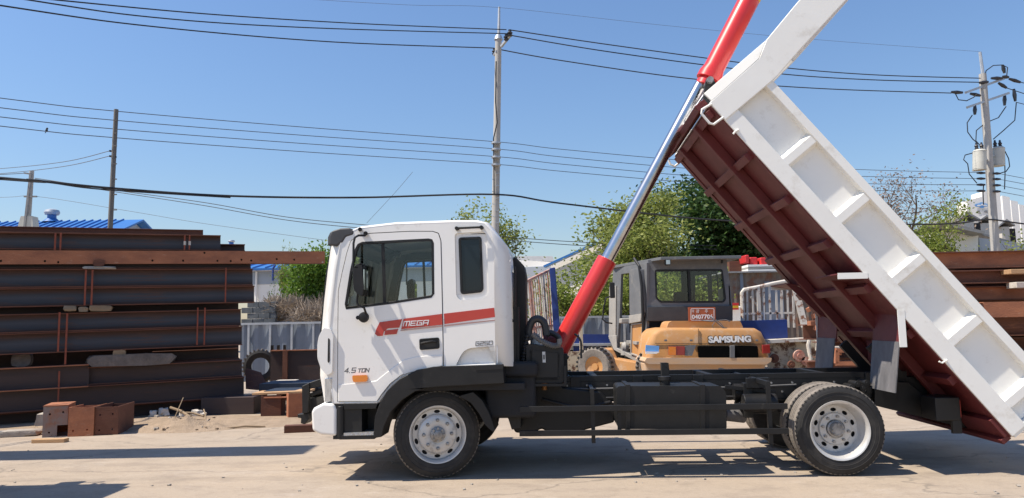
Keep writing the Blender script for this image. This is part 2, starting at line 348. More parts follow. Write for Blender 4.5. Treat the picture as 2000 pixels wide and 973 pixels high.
for i in (2,3,4):
    j=i+1; e=.012
    ws.add([(Mx[i][0]+e,c1,Mx[i][1]),(Mx[i][0]+e,c2,Mx[i][1]),(Mx[j][0]+e,c2,Mx[j][1]),(Mx[j][0]+e,c1,Mx[j][1])],[(0,1,2,3)])
ws.build('windscreen','glass',truck)
MB().tube([(Mx[i][0],c1,Mx[i][1]) for i in (2,3,4,5)]+[(Mx[i][0],c2,Mx[i][1]) for i in (5,4,3,2)]+[(Mx[2][0],c1,Mx[2][1])],.018).build('windscreen_seal','plastic',truck)
# ---- sides with door, quarter window and panels, both sides
door_px=[(658.5,786),(659,640),(660,568),(668,530),(677,492),(684,471),(695,461),(722,455),(800,451),(845,451),(857,455),(862,470),(865,600),(867,716),(820,721),(785,734),(763,751),(747,771),(738,785)]
door=rnd(LL(door_px,CS),.01,2)
win_px=[(676,604),(674,594),(684,530),(694,486),(699,477),(707,473),(837,466.5),(844,468),(847,475),(848,574),(843,581),(760,594)]
win=LL(win_px,CS)
winS=[ (p[0],p[1]) for p in win]
qrec=rnd(LL([(888,456),(944,452),(951,459),(954,574),(945,583),(898,586),(891,578)],CS),.03,3)
qwin=rnd(LL([(895,464),(940,462),(944,565),(940,571),(903,575),(899,571)],CS),.03,3)
lrec=rnd(LL([(890,714),(900,694),(907,685),(918,680),(950,677),(972,675),(973,711)],CS),.02,3)
def shrink(lp,d):
    cx=sum(p[0] for p in lp)/len(lp); cz=sum(p[1] for p in lp)/len(lp); m=len(lp); out=[]
    for i in range(m):
        a=Vector(lp[i-1]); b=Vector(lp[i]); c=Vector(lp[(i+1)%m]); t=(c-a)
        if t.length<1e-6: out.append(tuple(b)); continue
        nrm=Vector((-t.y,t.x)).normalized()
        if nrm.dot(Vector((cx,cz))-b)<0: nrm=-nrm
        out.append(tuple(b+nrm*d))
    return out
def side(near):
    sg=1 if near else -1; base=CS if near else CF
    def y(d,t): return base+d if near else base-d-t      # d: depth into the cab
    MB().plate([S,door,qrec,lrec],y(0,.03),.03).build('side_panel','white',truck,bevel=.006)
    MB().plate([rnd(qrec,0),shrink(qwin,0)],y(.018,.02),.02).build('window_surround','white',truck,bevel=.003)
    MB().plate([lrec],y(.05,.01),.01).build('wheel_bulge','white',truck)
    MB().plate([shrink(S,.06),shrink(win,.0),qwin],y(.055,.03),.03).build('inner_lining','interior',truck)
    MB().plate([shrink(door,-.012),shrink(win,-.01)],y(.045,.006),.006).build('door_gap_backing','dark',truck)  # dark backing plate, so the gap round the door looks dark
    d=MB().plate([shrink(door,.0085),win],y(-.004,.04),.04).build('door','white',truck,bevel=.005)
    if near: tag(d,'white cab door with a tall side window and red stripe')
    MB().plate([shrink(win,-.004),shrink(win,.022)],y(-.006,.02),.02).build('window_seal','plastic',d,bevel=.004)
    MB().plate([shrink(win,.01)],y(.012,.004),.004).build('window_glass','glass',d)
    a=L(745,472,CS); b2=L(752,597,CS); a2=L(750,472,CS)
    MB().bar((a[0]+.01,y(.006,.014)+.007,a[1]),(b2[0]-.005,y(.006,.014)+.007,b2[1]),.012,.03,up=(1,0,0)).build('window_divider','plastic',d)
    MB().plate([qwin,shrink(qwin,.022)],y(.006,.02),.02).build('quarter_window_seal','plastic',truck,bevel=.004)
    MB().plate([shrink(qwin,.01)],y(.016,.004),.004).build('quarter_window','glassdark',truck)
    h=rnd(LL([(819,662),(858,659),(859,681),(820,684)],CS),.02,3)
    MB().plate([h,shrink(h,.012)],y(-.012,.01),.01).build('handle_rim','plastic',d,bevel=.002)
    hh=MB().plate([shrink(h,.004)],y(-.006,.004),.004).build('handle_recess','black',d)
    g1=L(823,671,CS); g2=L(852,668,CS)
    MB().tube([(g1[0],y(-.014,0),g1[1]),(g1[0]+.03,y(-.025,0),g1[1]+.008),(g2[0]-.03,y(-.025,0),g2[1]+.008),(g2[0],y(-.014,0),g2[1])],.011).build('handle','plastic',d)
    # lower door moulding and lamp
    low=LL([(661,785),(660,750),(715,749),(735,742),(760,722),(787,702),(815,695),(865,692),(865,716),(820,721),(785,734),(763,751),(747,771),(737,785)],CS)
    MB().plate([shrink(low,.008)],y(-.011,.01),.01).build('door_moulding','white',d,bevel=.005)
    o=rnd(LL([(690,733),(718,732),(720,738),(718,745),(692,746),(690,740)],CS),.01,3)
    MB().plate([o],y(-.035,.03),.03).build('side_marker_lamp','orange',d,bevel=.008)
    b1=L(893,447,CS); b2=L(941,445,CS)
    MB().tube([(b1[0],y(-.045,0),b1[1]),(b2[0],y(-.045,0),b2[1])],.011).cyl((b1[0],y(.01,0),b1[1]),(b1[0],y(-.055,0),b1[1]),.02,.017).cyl((b2[0],y(.01,0),b2[1]),(b2[0],y(-.055,0),b2[1]),.02,.017).build('grab_bar','plastic',truck)
    # wing over the wheel
    fen=LL([(733,837),(735,813),(744,788),(758,763),(783,739),(816,722),(847,716),(887,714.5),(983,712),(986,748),(870,754),(838,757),(812,764),(788,780),(766,804),(753,831),(748,852),(734,854)],CS)
    MB().plate([fen],y(-.06,.3),.3).build('wheel_arch','plastic',truck,bevel=.018)
    sk=LL([(930,714),(984,711),(984,720),(931,723)],CS)
    MB().plate([sk],y(-.065,.03),.03).build('arch_cap','black',truck,bevel=.004)
    # step
    st=MB(); q=LL([(671,800),(742,796),(734,850),(673,852)],.1)
    st.prism(LL([(656,789),(742,787),(734,856),(660,856)],CS), y(.22,.04), y(.22,.04)+.04)
    st.build('step_well','black',truck)
    MB().prism(LL([(672,788),(739,787),(735,798),(673,800)],CS),y(-.02,.2),y(-.02,.2)+.2).build('upper_step','plastic',truck,bevel=.004)
    MB().prism(LL([(674,787),(738,785),(738,787.5),(674,789.5)],CS),y(-.015,.18),y(-.015,.18)+.18).prism(LL([(673,845),(731,843),(731,849),(673,851)],CS),y(-.03,.2),y(-.03,.2)+.2).build('tread_plate','alu',truck)
    MB().prism(LL([(664,849),(733,848),(733,857),(664,858)],CS),y(-.03,.24),y(-.03,.24)+.24).build('lower_step','plastic',truck,bevel=.004)
    t1=L(666,793,CS);t2=L(666,855,CS)
    MB().cyl((t1[0],y(.0,0),t1[1]),(t2[0],y(.0,0),t2[1]),.033,n=16).build('step_post','plastic',truck,bevel=.01)
    # headlamp and corner deflector
    MB().prism(LL([(634,738),(650,737),(647,784),(634,787)],CS),y(-.005,.3),y(-.005,.3)+.3).build('headlamp','lamp',truck,bevel=.012)
    dfl=rnd(LL([(634,640),(625,656),(622,672),(622,700),(629,720),(641,733),(651,728),(653,655),(647,642)],CS),.02,2)
    df=MB().plate([dfl],y(-.035,.3),.3).build('corner_deflector','white',truck,bevel=.02,seg=3)
    MB().plate([rnd(LL([(643,660),(646.5,662),(646.5,706),(644,709),(642,706)],CS),.01,2)],y(-.038,.01),.01).build('air_slot','dark',df)
    # mirror
    ym=y(-.22,0)
    def R3(px,py,d): x,z=L(px,py,CS-d); return (x, CS-d if near else CF+d, z)
    MB().tube([R3(714,458,.0),R3(713,460,.06),R3(700,460,.10),R3(693,464,.13),R3(690.5,475,.14),R3(690,530,.14)],.011).tube([R3(700,562,.14),R3(697,590,.14),R3(700,597,.14),R3(711,601,.13),R3(716,615,.08),R3(717,623,.02)],.011).cyl(R3(714,456,-.01),R3(714,456,.05),.022,.02).cyl(R3(703,448,-.02),R3(703,448,.04),.02).build('mirror_arm','plastic',truck)
    mh=rnd(LL([(690,526),(695,518),(705,513),(708,520),(711,566),(708,580),(694,571),(691,560)],CS-.2),.03,3)
    mo=MB().plate([mh],(CS-.215 if near else CF+.045),.17).build('mirror','plastic',truck,bevel=.03,seg=3)
    g=[R3(0,0,0)]
    xm=max(p[0] for p in mh); zc=[p[1] for p in mh]
    yy0=(CS-.20 if near else CF+.06)
    MB().box(xm-.004,xm+.004,yy0,yy0+.14,min(zc)+.06,max(zc)-.06).build('mirror_glass','mirrorglass',mo)
    MB().lathe([(.0,.03),(.04,.022),(.052,.0),(.047,-.03),(.0,-.045)],(L(714,620,CS)[0],(CS-.06 if near else CF+.06),L(714,620,CS)[1]),24).cyl(R3(700,620,.07),R3(712,616,.06),.008).cyl(R3(699,620.5,.1),R3(699,620.5,.04),.02).build('lower_mirror','plastic',truck)
    return d
nd=side(True); fd=side(False)
# stripe and lettering, on the camera side
def film(name,m,loops,par,y=CS-.0105): return MB().plate([LL(l,CS) for l in loops],y,.002).build(name,m,par)
film('stripe','stripe',[[(733,652),(735,644),(742,629.5),(786,623.3),(780,640),(758,641.5),(750,648),(748,656),(738,656.5)]],nd)
film('stripe','stripe',[[(753,645.5),(778.5,642.5),(775,652.5),(751,654.5)]],nd,CS-.0108)
film('stripe','stripe',[[(788.5,622.8),(863.5,613.2),(864.5,634.2),(784,643.2)]],nd)
film('stripe','stripegrey',[[(783,644.5),(864.6,635.6),(864.8,638),(782.5,646.5)]],nd)
film('stripe','stripe',[[(867,612.8),(965,601.2),(967,619.3),(868,633.3)]],truck,CS-.0025)
film('stripe','stripegrey',[[(868,634.8),(967.5,624.2),(968,626.4),(868,638)]],truck,CS-.0025)
def lett(name,m,body,px0,py0,px1,py1,par,shear=.25,y=CS-.0025,bold=.02,th=.0085):
    a=L(px0,py1,CS); b=L(px1,py0,CS); return strokes(MB(),body,a[0],b[0],a[1],b[1],y,th,shear,.035).build(name,m,par,weld=False)
    a=L(px0,py1,CS); b=L(px1,py0,CS); k=-.006
    def f(x,z): return (x, y, z+(x-a[0])*0.035)
    return MB().text(body,a[0],b[0],a[1],b[1],y,.002,shear,bold,f).build(name,m,par)
lett('lettering','letterwhite','MEGA',788,626.6,838,637.6,nd,y=CS-.0128,th=.0085)
lett('lettering','lettergrey','4.5',673,718.5,696,729.3,nd,y=CS-.0045)
lett('lettering','lettergrey','TON',699,719.5,722,728.3,nd,y=CS-.0045)
lett('lettering','lettergrey','G250',929,666.5,962,675.5,truck,shear=.1,th=.0055)
# lower front, grille, bumper, visor
fx=Mx[1][0]
MB().box(fx-.02,fx+.03,.25,1.8,1.0,1.35).build('grille','black',truck,bevel=.01)
bpx=[(607,804),(612,797),(631,787),(652,788),(657,800),(657,853),(626,850),(609,842)]
bp=LL(bpx,CS-.02); bmb=MB(); xs=min(p[0] for p in bp)
bmb.prism(bp,CS-.02,.35); bmb.build('bumper','white',truck,bevel=.03,seg=3)
bmb=MB(); bmb.prism(bp,1.69,2.16); bmb.build('bumper','white',truck,bevel=.03,seg=3)
MB().box(xs+.02,xs+.3,.32,1.72,.42,.72).build('bumper_centre','white',truck,bevel=.02)
MB().box(-1.0,-.72,CS-.0,.3,.40,.74).build('bumper_filler','black',truck)
# black guard standing out ahead of the bumper
gq=MB()
gq.prism(LL([(591,754),(606,747),(605,760),(603,806),(592,808)],.75),.72,.78)
gq.prism(LL([(606,747),(632,738),(633,752),(606,760)],.8),.74,1.5)
gq.prism(LL([(606,768),(632,757),(633,765),(606,777)],.85),.8,1.5)
gq.prism(LL([(594,778),(618,776),(620,806),(594,806)],.8),.8,1.4)
gq.prism(LL([(606,777),(630,770),(630,806),(606,806)],1.2),1.2,1.6)
gq.prism(LL([(584,808),(607,806),(606,818),(598,828),(590,826),(591,816),(584,815)],.8),.75,.95)
gx=L(612,790,1.0)[0]; gq.box(gx,-1.1,.95,1.25,.50,.60)
gq.build('front_guard','black',truck,bevel=.008)
vp=[(643,462),(648,451),(665,446),(684,445),(692,452),(690,459),(676,463),(670,473),(658,481),(643,479)]
vl=LL(vp,CS); vm=MB(); vm.prism(vl,CS-.01,.05); vm.prism([(x-.06,z+.01) for x,z in vl],.05,1.99); vm.prism(vl,1.99,CF+.01)
vm.build('sun_visor','greyplastic',truck,bevel=.02,seg=3)
# wipers / interior
it=MB(); it.box(-1.0,-.62,.02,2.0,.9,1.32); it.build('dashboard','dark',truck,bevel=.05)
MB().lathe([(.2,-.014),(.215,0),(.2,.014),(.188,0)],(0,0,0),28,closed=True).bar((-.19,0,0),(.19,0,0),.03,.02).bar((0,0,0),(0,0,-.19),.03,.02).build('steering_wheel','plastic',truck,loc=(-.50,.5,1.42),rot=(radians(65),0,radians(90)))
for yy in (.25,1.35):
    st=MB(); st.box(-.22,.28,yy,yy+.5,.95,1.2); st.box(.2,.34,yy+.03,yy+.47,1.15,1.82); st.box(.22,.32,yy+.12,yy+.38,1.82,2.02); st.build('seat','interior',truck,bevel=.04,seg=3)
MB().box(-1.0,.85,.0,2.04,.84,.90).build('cab_floor','dark',truck)
# ---- wheels
def wheel(x,y,steer=0,rear=False,flip=False,name='wheel'):
    W=empty(name,truck,(x,y,.42),steer+(pi if flip else 0))
    R=.42; t=.235
    def tyre(y0,nm='tyre'):
        MB().lathe([(.262,y0+.015),(.275,y0+.004),(.30,y0+.0),(.345,y0-.006),(.385,y0+.004),(.405,y0+.016),(.405,y0+t-.016),(.385,y0+t-.004),(.345,y0+t+.006),(.30,y0+t),(.262,y0+t-.015)],n=72,closed=True).build(nm,'rubber',W)
        tr=MB()
        pr=[(.398,y0+.012),(.412,y0+.020),(.419,y0+.04)]
        for gy in (.075,.1175,.16): pr+=[(.42,y0+gy-.010),(.410,y0+gy-.006),(.410,y0+gy+.006),(.42,y0+gy+.010)]
        pr+=[(.419,y0+t-.04),(.412,y0+t-.020),(.398,y0+t-.012)]
        tr.lathe(pr,n=72).build('tread','tread',W)
        sw=MB()                       # raised shoulder blocks
        for i in range(60):
            a=2*pi*i/60; c_,s_=cos(a),sin(a)
            for r0,r1,yy in ((.400,.414,y0+.008),):
                p=[(r*cos(a+da),yy2,r*sin(a+da)) for (r,da,yy2) in ((.395,-.018,y0+.007),(.395,.018,y0+.007),(.412,.018,y0+.012),(.412,-.018,y0+.012))]
                q=[(v[0],v[1]+.02,v[2]) for v in p]; sw.hexa(p+q)
        sw.build('tread_tooth','rubber',W)
        MB().lathe([(.352,y0-.0075),(.356,y0-.0095),(.360,y0-.0072)],n=72).lathe([(.318,y0-.002),(.322,y0-.005),(.326,y0-.0035)],n=72).build('sidewall_ring','rubber',W)
    tyre(0)
    rim='silver'
    if not rear:
        MB().lathe([(.262,.20),(.262,.03),(.268,.012),(.278,.004),(.276,-.004),(.266,-.002),(.252,.014),(.247,.035),(.247,.07),(.236,.085),(.236,.20)],n=64,closed=True).build('rim',rim,W)
        holes=[ell(.213*cos(2*pi*(i+.5)/10),.213*sin(2*pi*(i+.5)/10),.017,.030,12,2*pi*(i+.5)/10) for i in range(10)]
        MB().plate([ell(0,0,.24,.24,64)]+holes,.07,.012).build('disc',rim,W)
        MB().lathe([(.192,.07),(.190,.045),(.182,.034),(.165,.026),(.10,.016),(.095,.018),(.0,.02)],n=56).build('hub_cover',rim,W)
        nuts=MB()
        for i in range(8):
            a=2*pi*(i+.5)/8+.4; nuts.lathe([(.0175,.03),(.0165,.0),(.012,-.012),(0,-.016)],(.135*cos(a),.006,.135*sin(a)),12)
        nuts.build('wheel_nut','hubsilver',W)
        hb=MB().lathe([(.074,.02),(.072,-.002),(.055,-.01),(.045,-.012),(.043,-.03),(.03,-.036),(0,-.036)],n=32)
        for i in range(8):
            a=2*pi*i/8; hb.box(-.0,.0,0,0,0,0) if False else hb.cyl((.058*cos(a),.0,.058*sin(a)),(.058*cos(a),-.02,.058*sin(a)),.011,n=8)
        hb.build('hub','hubsilver',W)
        MB().lathe([(.235,.10),(.0,.10)],n=32).build('brake_drum','dark',W)
    else:
        MB().lathe([(.262,.22),(.262,.03),(.268,.012),(.278,.004),(.276,-.004),(.266,-.002),(.252,.010),(.245,.03),(.243,.06),(.228,.085),(.222,.13),(.215,.16),(.215,.22)],n=64,closed=True).build('rim',rim,W)
        holes=[ell(.178*cos(2*pi*(i+.5)/10),.178*sin(2*pi*(i+.5)/10),.018,.028,12,2*pi*(i+.5)/10) for i in range(10)]
        MB().plate([ell(0,0,.222,.222,64)]+holes,.155,.012).build('disc','silver',W)
        MB().lathe([(.152,.156),(.150,.135),(.144,.128),(.09,.126),(.088,.14),(.0,.14)],n=56).build('hub_plate',rim,W)
        nuts=MB()
        for i in range(8):
            a=2*pi*(i+.5)/8+.2; nuts.cyl((.12*cos(a),.13,.12*sin(a)),(.12*cos(a),.10,.12*sin(a)),.015,.013,n=6)
        nuts.build('wheel_nut','hubsilver',W,smooth=False)
        hb=MB().lathe([(.082,.14),(.08,.11),(.066,.104),(.064,.06),(.058,.05),(0,.048)],n=32)
        for i in range(8):
            a=2*pi*i/8; hb.cyl((.05*cos(a),.055,.05*sin(a)),(.05*cos(a),.040,.05*sin(a)),.008,n=8)
        hb.build('hub','hubsilver',W)
        tyre(.285,'inner_tyre')
        MB().lathe([(.262,.29),(.262,.5),(.22,.5),(.22,.29)],n=40,closed=True).lathe([(.24,.20),(.0,.20)],n=32).build('inner_rim','dark',W)
    return W
wheel(.0,.03,radians(15)); wheel(.0,2.02,radians(11),flip=True)
wheel(3.80,.03,rear=True); wheel(3.80,2.14,rear=True,flip=True)
# ---- chassis
RZ=.86; RH=.21
ch=MB()
for y0 in (.66,1.42):
    for (z0,z1,ya,yb) in ((RZ-.012,RZ,y0-.0,y0+.075),(RZ-RH,RZ-RH+.012,y0,y0+.075),(RZ-RH,RZ,(y0 if y0<1 else y0+.067),(y0+.008 if y0<1 else y0+.075))):
        ch.box(-1.05,4.9,ya,yb,z0,z1)
for y0 in (.665,1.425):                # sub-frame sill the bed sits on
    ch.box(.95,4.72,y0,y0+.06,RZ+.002,RZ+.055)
ch.build('chassis_rail','black',truck)
cm=MB()
for x in (-.7,.4,1.15,1.62,2.35,2.95,3.5,4.1,4.6): cm.box(x-.05,x+.05,.73,1.43,RZ-.16,RZ-.02); 
for x in (1.55,2.75,3.9): cm.bar((x,.72,RZ+.03),(x-.02,1.43,RZ+.03),.07,.05)
cm.build('cross_member','black',truck)
bt=MB()
for i in range(34):
    x=1.05+.105*i; bt.cyl((x,.652,RZ-.04-.09*(i%2)),(x,.668,RZ-.04-.09*(i%2)),.011,n=6)
bt.build('rail_bolt','hubsilver',truck)
for i,x in enumerate((1.35,2.0,2.62,3.2,4.35)):
    MB().box(x-.05,x+.05,.645,.659,RZ-.16,RZ+.05).build('body_bracket','plastic',truck,bevel=.003)
MB().tube([(1.0,.64,.80),(1.5,.63,.785),(2.2,.63,.79),(3.0,.63,.78),(3.6,.63,.80)],.010,6).build('air_line','hosegrey',truck)
MB().tube([(1.1,.64,.70),(1.6,.62,.69),(2.4,.63,.70),(3.3,.6,.68)],.012,6).build('air_line','hose',truck)
MB().cyl((2.98,.30,.66),(3.30,.30,.66),.085,n=20).build('air_tank','plastic',truck,bevel=.01)
# engine, gearbox, shaft, axles, springs
en=MB(); en.box(-.95,.55,.55,1.55,.50,.86); en.box(.45,.95,.15,1.9,.55,.98); en.box(.62,.98,.1,2.0,.95,1.10); en.build('engine','dark',truck,bevel=.04)
MB().prism(LL([(985,720),(1030,690),(1100,752),(1170,760),(1200,790),(1196,818),(1150,830),(1120,838),(1075,840),(1060,830),(1042,838),(1010,838),(990,800)],.9),.6,1.45).build('gearbox','black',truck,bevel=.02)
gb=MB(); gb.cyl((1.15,1.05,.55),(1.6,1.05,.57),.2,.14,20).cyl((1.6,1.05,.56),(3.4,1.05,.50),.045,n=14).cyl((2.72,.85,.52),(2.88,.85,.52),.06,n=14).cyl((1.62,1.05,.56),(1.74,1.05,.56),.075,n=14); gb.build('drive_shaft','hose',truck)
ex=MB(); ex.cyl((2.5,.55,.53),(2.98,.55,.515),.045,n=16).cyl((2.62,.55,.528),(2.66,.55,.526),.058,n=16).cyl((2.85,.55,.52),(3.05,.6,.50),.065,.075,n=16); ex.build('silencer_pipe','flap',truck)
ax=MB(); ax.bar((0,.3,.40),(0,1.9,.40),.09,.10); ax.cyl((3.8,.45,.42),(3.8,1.75,.42),.085,n=18); ax.lathe([(0,-.16),(.12,-.14),(.2,-.05),(.2,.05),(.12,.14),(0,.16)],(3.8,1.1,.42),24,ax='x'); ax.build('axle','dark',truck)
for y0 in (.60,1.52):
    for (xc,ln,zc) in ((0,.68,.47),(3.8,.72,.54)):
        sp=MB()
        for k in range(5):
            l=ln*(1-.16*k); n=8
            pts=[(xc-l+2*l*i/n, zc+.12*((i/n-.5)*2)**2*(l/ln)**2-.018*k) for i in range(n+1)]
            for i in range(n):
                sp.bar((pts[i][0],y0+.04,pts[i][1]),(pts[i+1][0],y0+.04,pts[i+1][1]),.07,.014)
        sp.build('leaf_spring','black',truck)
    for x in (-.66,.66,3.08,4.52): MB().prism([(x-.06,.48+.08),(x+.06,.56),(x+.10,.8),(x-.10,.8)],y0+.0,y0+.08).build('spring_hanger','black',truck)
misc=MB()
for (px,py) in ((1455,772),(1462,782),(1470,770),(1478,786),(1446,790),(1580,755),(1592,757),(1600,752),(1672,750),(1682,757),(1690,748),(1661,756)):
    x,z=L(px,py,.5); MB().cyl((x,.45,z),(x,.64,z),.032,n=12).cyl((x,.44,z),(x,.45,z),.018,n=8).build('air_valve','plastic',truck,bevel=.004)
x,z=L(1458,760,.4); misc.bar((x-.2,.45,z+.02),(x+.3,.45,z-.04),.03,.04); misc.bar((x,.4,z+.06),(x+.22,.4,z+.06),.06,.10)
misc.cyl((2.95,.55,.74),(3.25,.55,.74),.085,n=18); misc.tube([(2.9,.5,.62),(3.05,.45,.58),(3.2,.5,.66),(3.4,.5,.6)],.014); misc.tube([(1.0,.5,.7),(1.4,.45,.6),(1.7,.5,.66)],.02)
misc.box(3.02,3.1,.4,.5,.5,.84)
misc.build('brake_gear','plastic',truck,bevel=.004)
# inner splash guard behind the front wheel
sg=LL([(898,772),(926,764),(944,780),(958,806),(969,838),(964,841),(950,828),(938,806),(922,785)],.1)
MB().prism(sg,.0,.42).build('splash_guard','plastic',truck,bevel=.004)
MB().prism(LL([(986,752),(1018,750),(1018,836),(1000,838),(988,800)],.35),.3,.6).build('cab_mount','black',truck,bevel=.008)
# air intake tower behind the cab
it=LL([(1003,504),(1008,503),(1024,520),(1028,540),(1029,730),(1006,735)],.55)
MB().prism(it,.45,.85).build('air_intake','plastic',truck,bevel=.015)
MB().prism(LL([(1004,520),(1007,520),(1008,735),(1003,735)],.2),.2,.3).prism(LL([(1008,600),(1014,600),(1016,790),(1008,790)],.3),.25,.35).build('cab_stay','black',truck)
a=[L(px,py,.12) for px,py in ((1000,590),(992,592),(992,610),(996,622),(1004,628))]
MB().tube([(x,.1,z) for x,z in a],.012).build('grab_handle','plastic',truck)
# reservoir and hoses
rs=rnd(LL([(1028,675),(1034,672),(1097,679),(1101,684),(1101,745),(1097,748),(1032,748),(1028,744)],.25),.03,3)
rv=MB().plate([rs],.22,.42).build('oil_reservoir','plastic',truck,bevel=.03,seg=3)
MB().plate([shrink(rs,.06)],.212,.02).build('pressed_panel','black',rv,bevel=.008)
sk=LL([(1059,687),(1065,687),(1066,708),(1060,708)],.22); MB().plate([sk],.206,.004).build('sticker','sticker',rv)
skk=LL([(1060.3,693),(1064.2,693),(1064.6,702),(1060.8,702)],.22); MB().plate([skk],.204,.002).build('sticker_print','lettergrey',rv)
fr=MB(); q=[L(px,py,.2) for px,py in ((1024,735),(1024,752),(1104,752),(1104,715))]
for i in range(3): fr.bar((q[i][0],.2,q[i][1]),(q[i+1][0],.2,q[i+1][1]),.025,.025,up=(0,1,0))
fr.bar((q[1][0],.2,q[1][1]),(q[1][0],.66,q[1][1]),.03,.03); fr.bar((q[2][0],.2,q[2][1]),(q[2][0],.66,q[2][1]),.03,.03); fr.build('reservoir_bracket','plastic',truck)
x,z=L(1063,750,.4); MB().cyl((x,.4,z+.02),(x,.4,z-.02),.035,n=12).cyl((x,.4,z-.02),(x,.4,z-.06),.028,n=12).build('drain_fitting','brass',truck)
x,z=L(1045,660,.5); MB().cyl((x,.5,z-.1),(x,.5,z+.04),.05,n=16).build('filter_can','sticker',truck)
def hosepath(pts,c,n=30):
    q=[Vector((L(a,b,c)[0],c,L(a,b,c)[1])) for a,b in pts]; out=[]
    for i in range(len(q)-1):
        p0=q[max(i-1,0)];p1=q[i];p2=q[i+1];p3=q[min(i+2,len(q)-1)]
        for k in range(n):
            t=k/n; out.append(.5*((2*p1)+(-p0+p2)*t+(2*p0-5*p1+4*p2-p3)*t*t+(-p0+3*p1-3*p2+p3)*t**3))
    return out+[q[-1]]
MB().tube(hosepath([(1035,665),(1033,645),(1040,627),(1052,623),(1063,632),(1067,655)],.35,8),.038,10).build('arched_hose','hose',truck)
hp=hosepath([(1040,652),(1056,665),(1075,674),(1088,675),(1093,668),(1092,662)],.2,20)
MB().tube(hp,.02,10,rs=[(.030 if (i//2)%2 else .023) if i<70 else .026 for i in range(len(hp))]).build('ribbed_hose','hosegrey',truck)
hp=hosepath([(1030,655),(1026,680),(1022,705),(1019,730)],.3,16)
MB().tube(hp,.02,10,rs=[.030 if (i//2)%2 else .02 for i in range(len(hp))]).build('coiled_hose','hose',truck)
MB().tube(hosepath([(1066,655),(1076,650),(1090,658),(1092,668)],.5,8),.03,8).tube(hosepath([(1122,652),(1131,660),(1135,672),(1135,700)],.8,8),.012,6).build('oil_line','hose',truck)
mm=MB(); x,z=L(1084,665,.7); mm.cyl((x-.12,.7,z),(x+.04,.7,z),.08,n=16); mm.build('hoist_pump','primer',truck,bevel=.006)
# fuel tank
tk=rnd(LL([(1204,758),(1209,754),(1407,754),(1415,762),(1418,770),(1419,836),(1416,838),(1211,838),(1206,834)],.08),.02,3)
ft=MB().plate([tk],.07,.50).build('fuel_tank','plastic',truck,bevel=.03,seg=3)
for a in (1222,1368):
    q=LL([(a,751.5),(a+9,751.5),(a+9,841),(a,841)],.07); MB().prism(q,.058,.60).build('tank_strap','black',ft,bevel=.003)
x,z=L(1300,762,.16); MB().cyl((x,.2,z),(x,.2,z+.10),.05,n=20).cyl((x,.2,z+.09),(x,.2,z+.13),.062,n=20).build('filler_cap','plastic',ft,bevel=.004)
x,z=L(1299,742,.5); MB().box(x-.035,x+.035,.45,.55,z-.1,z+.17).prism([(x-.035,z+.17),(x+.04,z+.10),(x+.035,z+.17)],.45,.6).build('filler_bracket','black',truck,bevel=.01)
# side guards
for yy in (-.04,2.08):
    sgd=MB()
    for (a,b) in (((1016,793),(1016,804)),((1015,840),(1015,851))):
        x0,z0=L(*a,.02); _,z1=L(*b,.02); x1,_=L(1535,793,.02)
        sgd.box(x0,x1,yy,yy+.03,z1,z0)
    g=sgd.build('side_guard','plastic',truck,bevel=.004)
    for px,t,b in ((1156,759,864),(1208,790,840),(1497,744,866)):
        ps=MB(); x,z0=L(px,t,.05); _,z1=L(px,b,.05); ps.box(x-.018,x+.018,yy+.031,yy+.071,z1,z0)
        if px!=1208: ps.box(x-.018,x+.018,(yy+.071 if yy<1 else .75),(.66 if yy<1 else yy+.031),z0-.04,z0)
        ps.build('guard_post','plastic',g)
# rear chassis end, hinge, tail frame
hx=LL([(1700,742),(1765,745),(1800,772),(1862,778),(1878,790),(1888,836),(1850,828),(1790,812),(1728,797),(1700,790)],.7)
for ya in (.6,1.44): MB().prism(hx,ya,ya+.12).build('hinge_plate','black',truck,bevel=.008)
tb=MB(); x,z=L(1862,806,.35); tb.box(x-.05,x+.05,.3,1.9,z-.08,z+.10); tb.build('tail_beam','black',truck,bevel=.006)
x,z=L(1850,800,.2); lb=MB().box(x-.13,x+.1,.15,.45,z-.10,z+.12).build('tail_lamp_box','black',truck,bevel=.012)
MB().box(x+.02,x+.102,.16,.2,z-.22,z-.10).build('lamp_bracket','black',truck)
MB().box(x+.1,x+.115,.18,.42,z-.07,z+.09).build('tail_lamp','stripe',lb)
lb2=MB().box(x-.13,x+.1,1.75,2.05,z-.10,z+.12).build('tail_lamp_box','black',truck,bevel=.012)
# ---- bed
N0=L(1387,203,-.06); Q0=L(1978,853,-.06); TH=atan2(N0[1]-Q0[1],Q0[0]-N0[0]); BL=hypot(Q0[0]-N0[0],Q0[1]-N0[1])
BM=Matrix(((cos(TH),0,sin(TH),N0[0]),(0,1,0,0),(-sin(TH),0,cos(TH),N0[1]),(0,0,0,1)))   # bed frame: x along the floor to the tail, z up out of it
BI=BM.inverted()
def Bp(px,py,c=-.06):
    x,z=L(px,py,c); q=BI@Vector((x,0,z)); return (q.x,q.z)
BW0,BW1=-.06,2.20; BH=.61
def bm_(): return MB(BM)
fl=bm_(); fl.box(.0,BL,BW0+.12,BW1-.12,.0,.012); fl.build('bed_floor','primer',truck)
for y0 in (.52,1.48):
    ls=bm_(); ls.box(.03,BL-.15,y0,y0+.078,-.10,-.001); ls.build('floor_sill','primer',truck,bevel=.008)
for i in range(7):
    a=.03+.56*i
    cb=bm_(); cb.box(a,a+.085,BW0+.08,BW1-.10,-.065,-.001); cb.build('floor_crossbar','primer',truck,bevel=.006)
for ya,yb in ((BW0+.02,BW0+.12),(BW1-.12,BW1-.02)): bm_().box(.0,BL,ya,yb,-.012,.004).build('floor_edge','primer',truck)
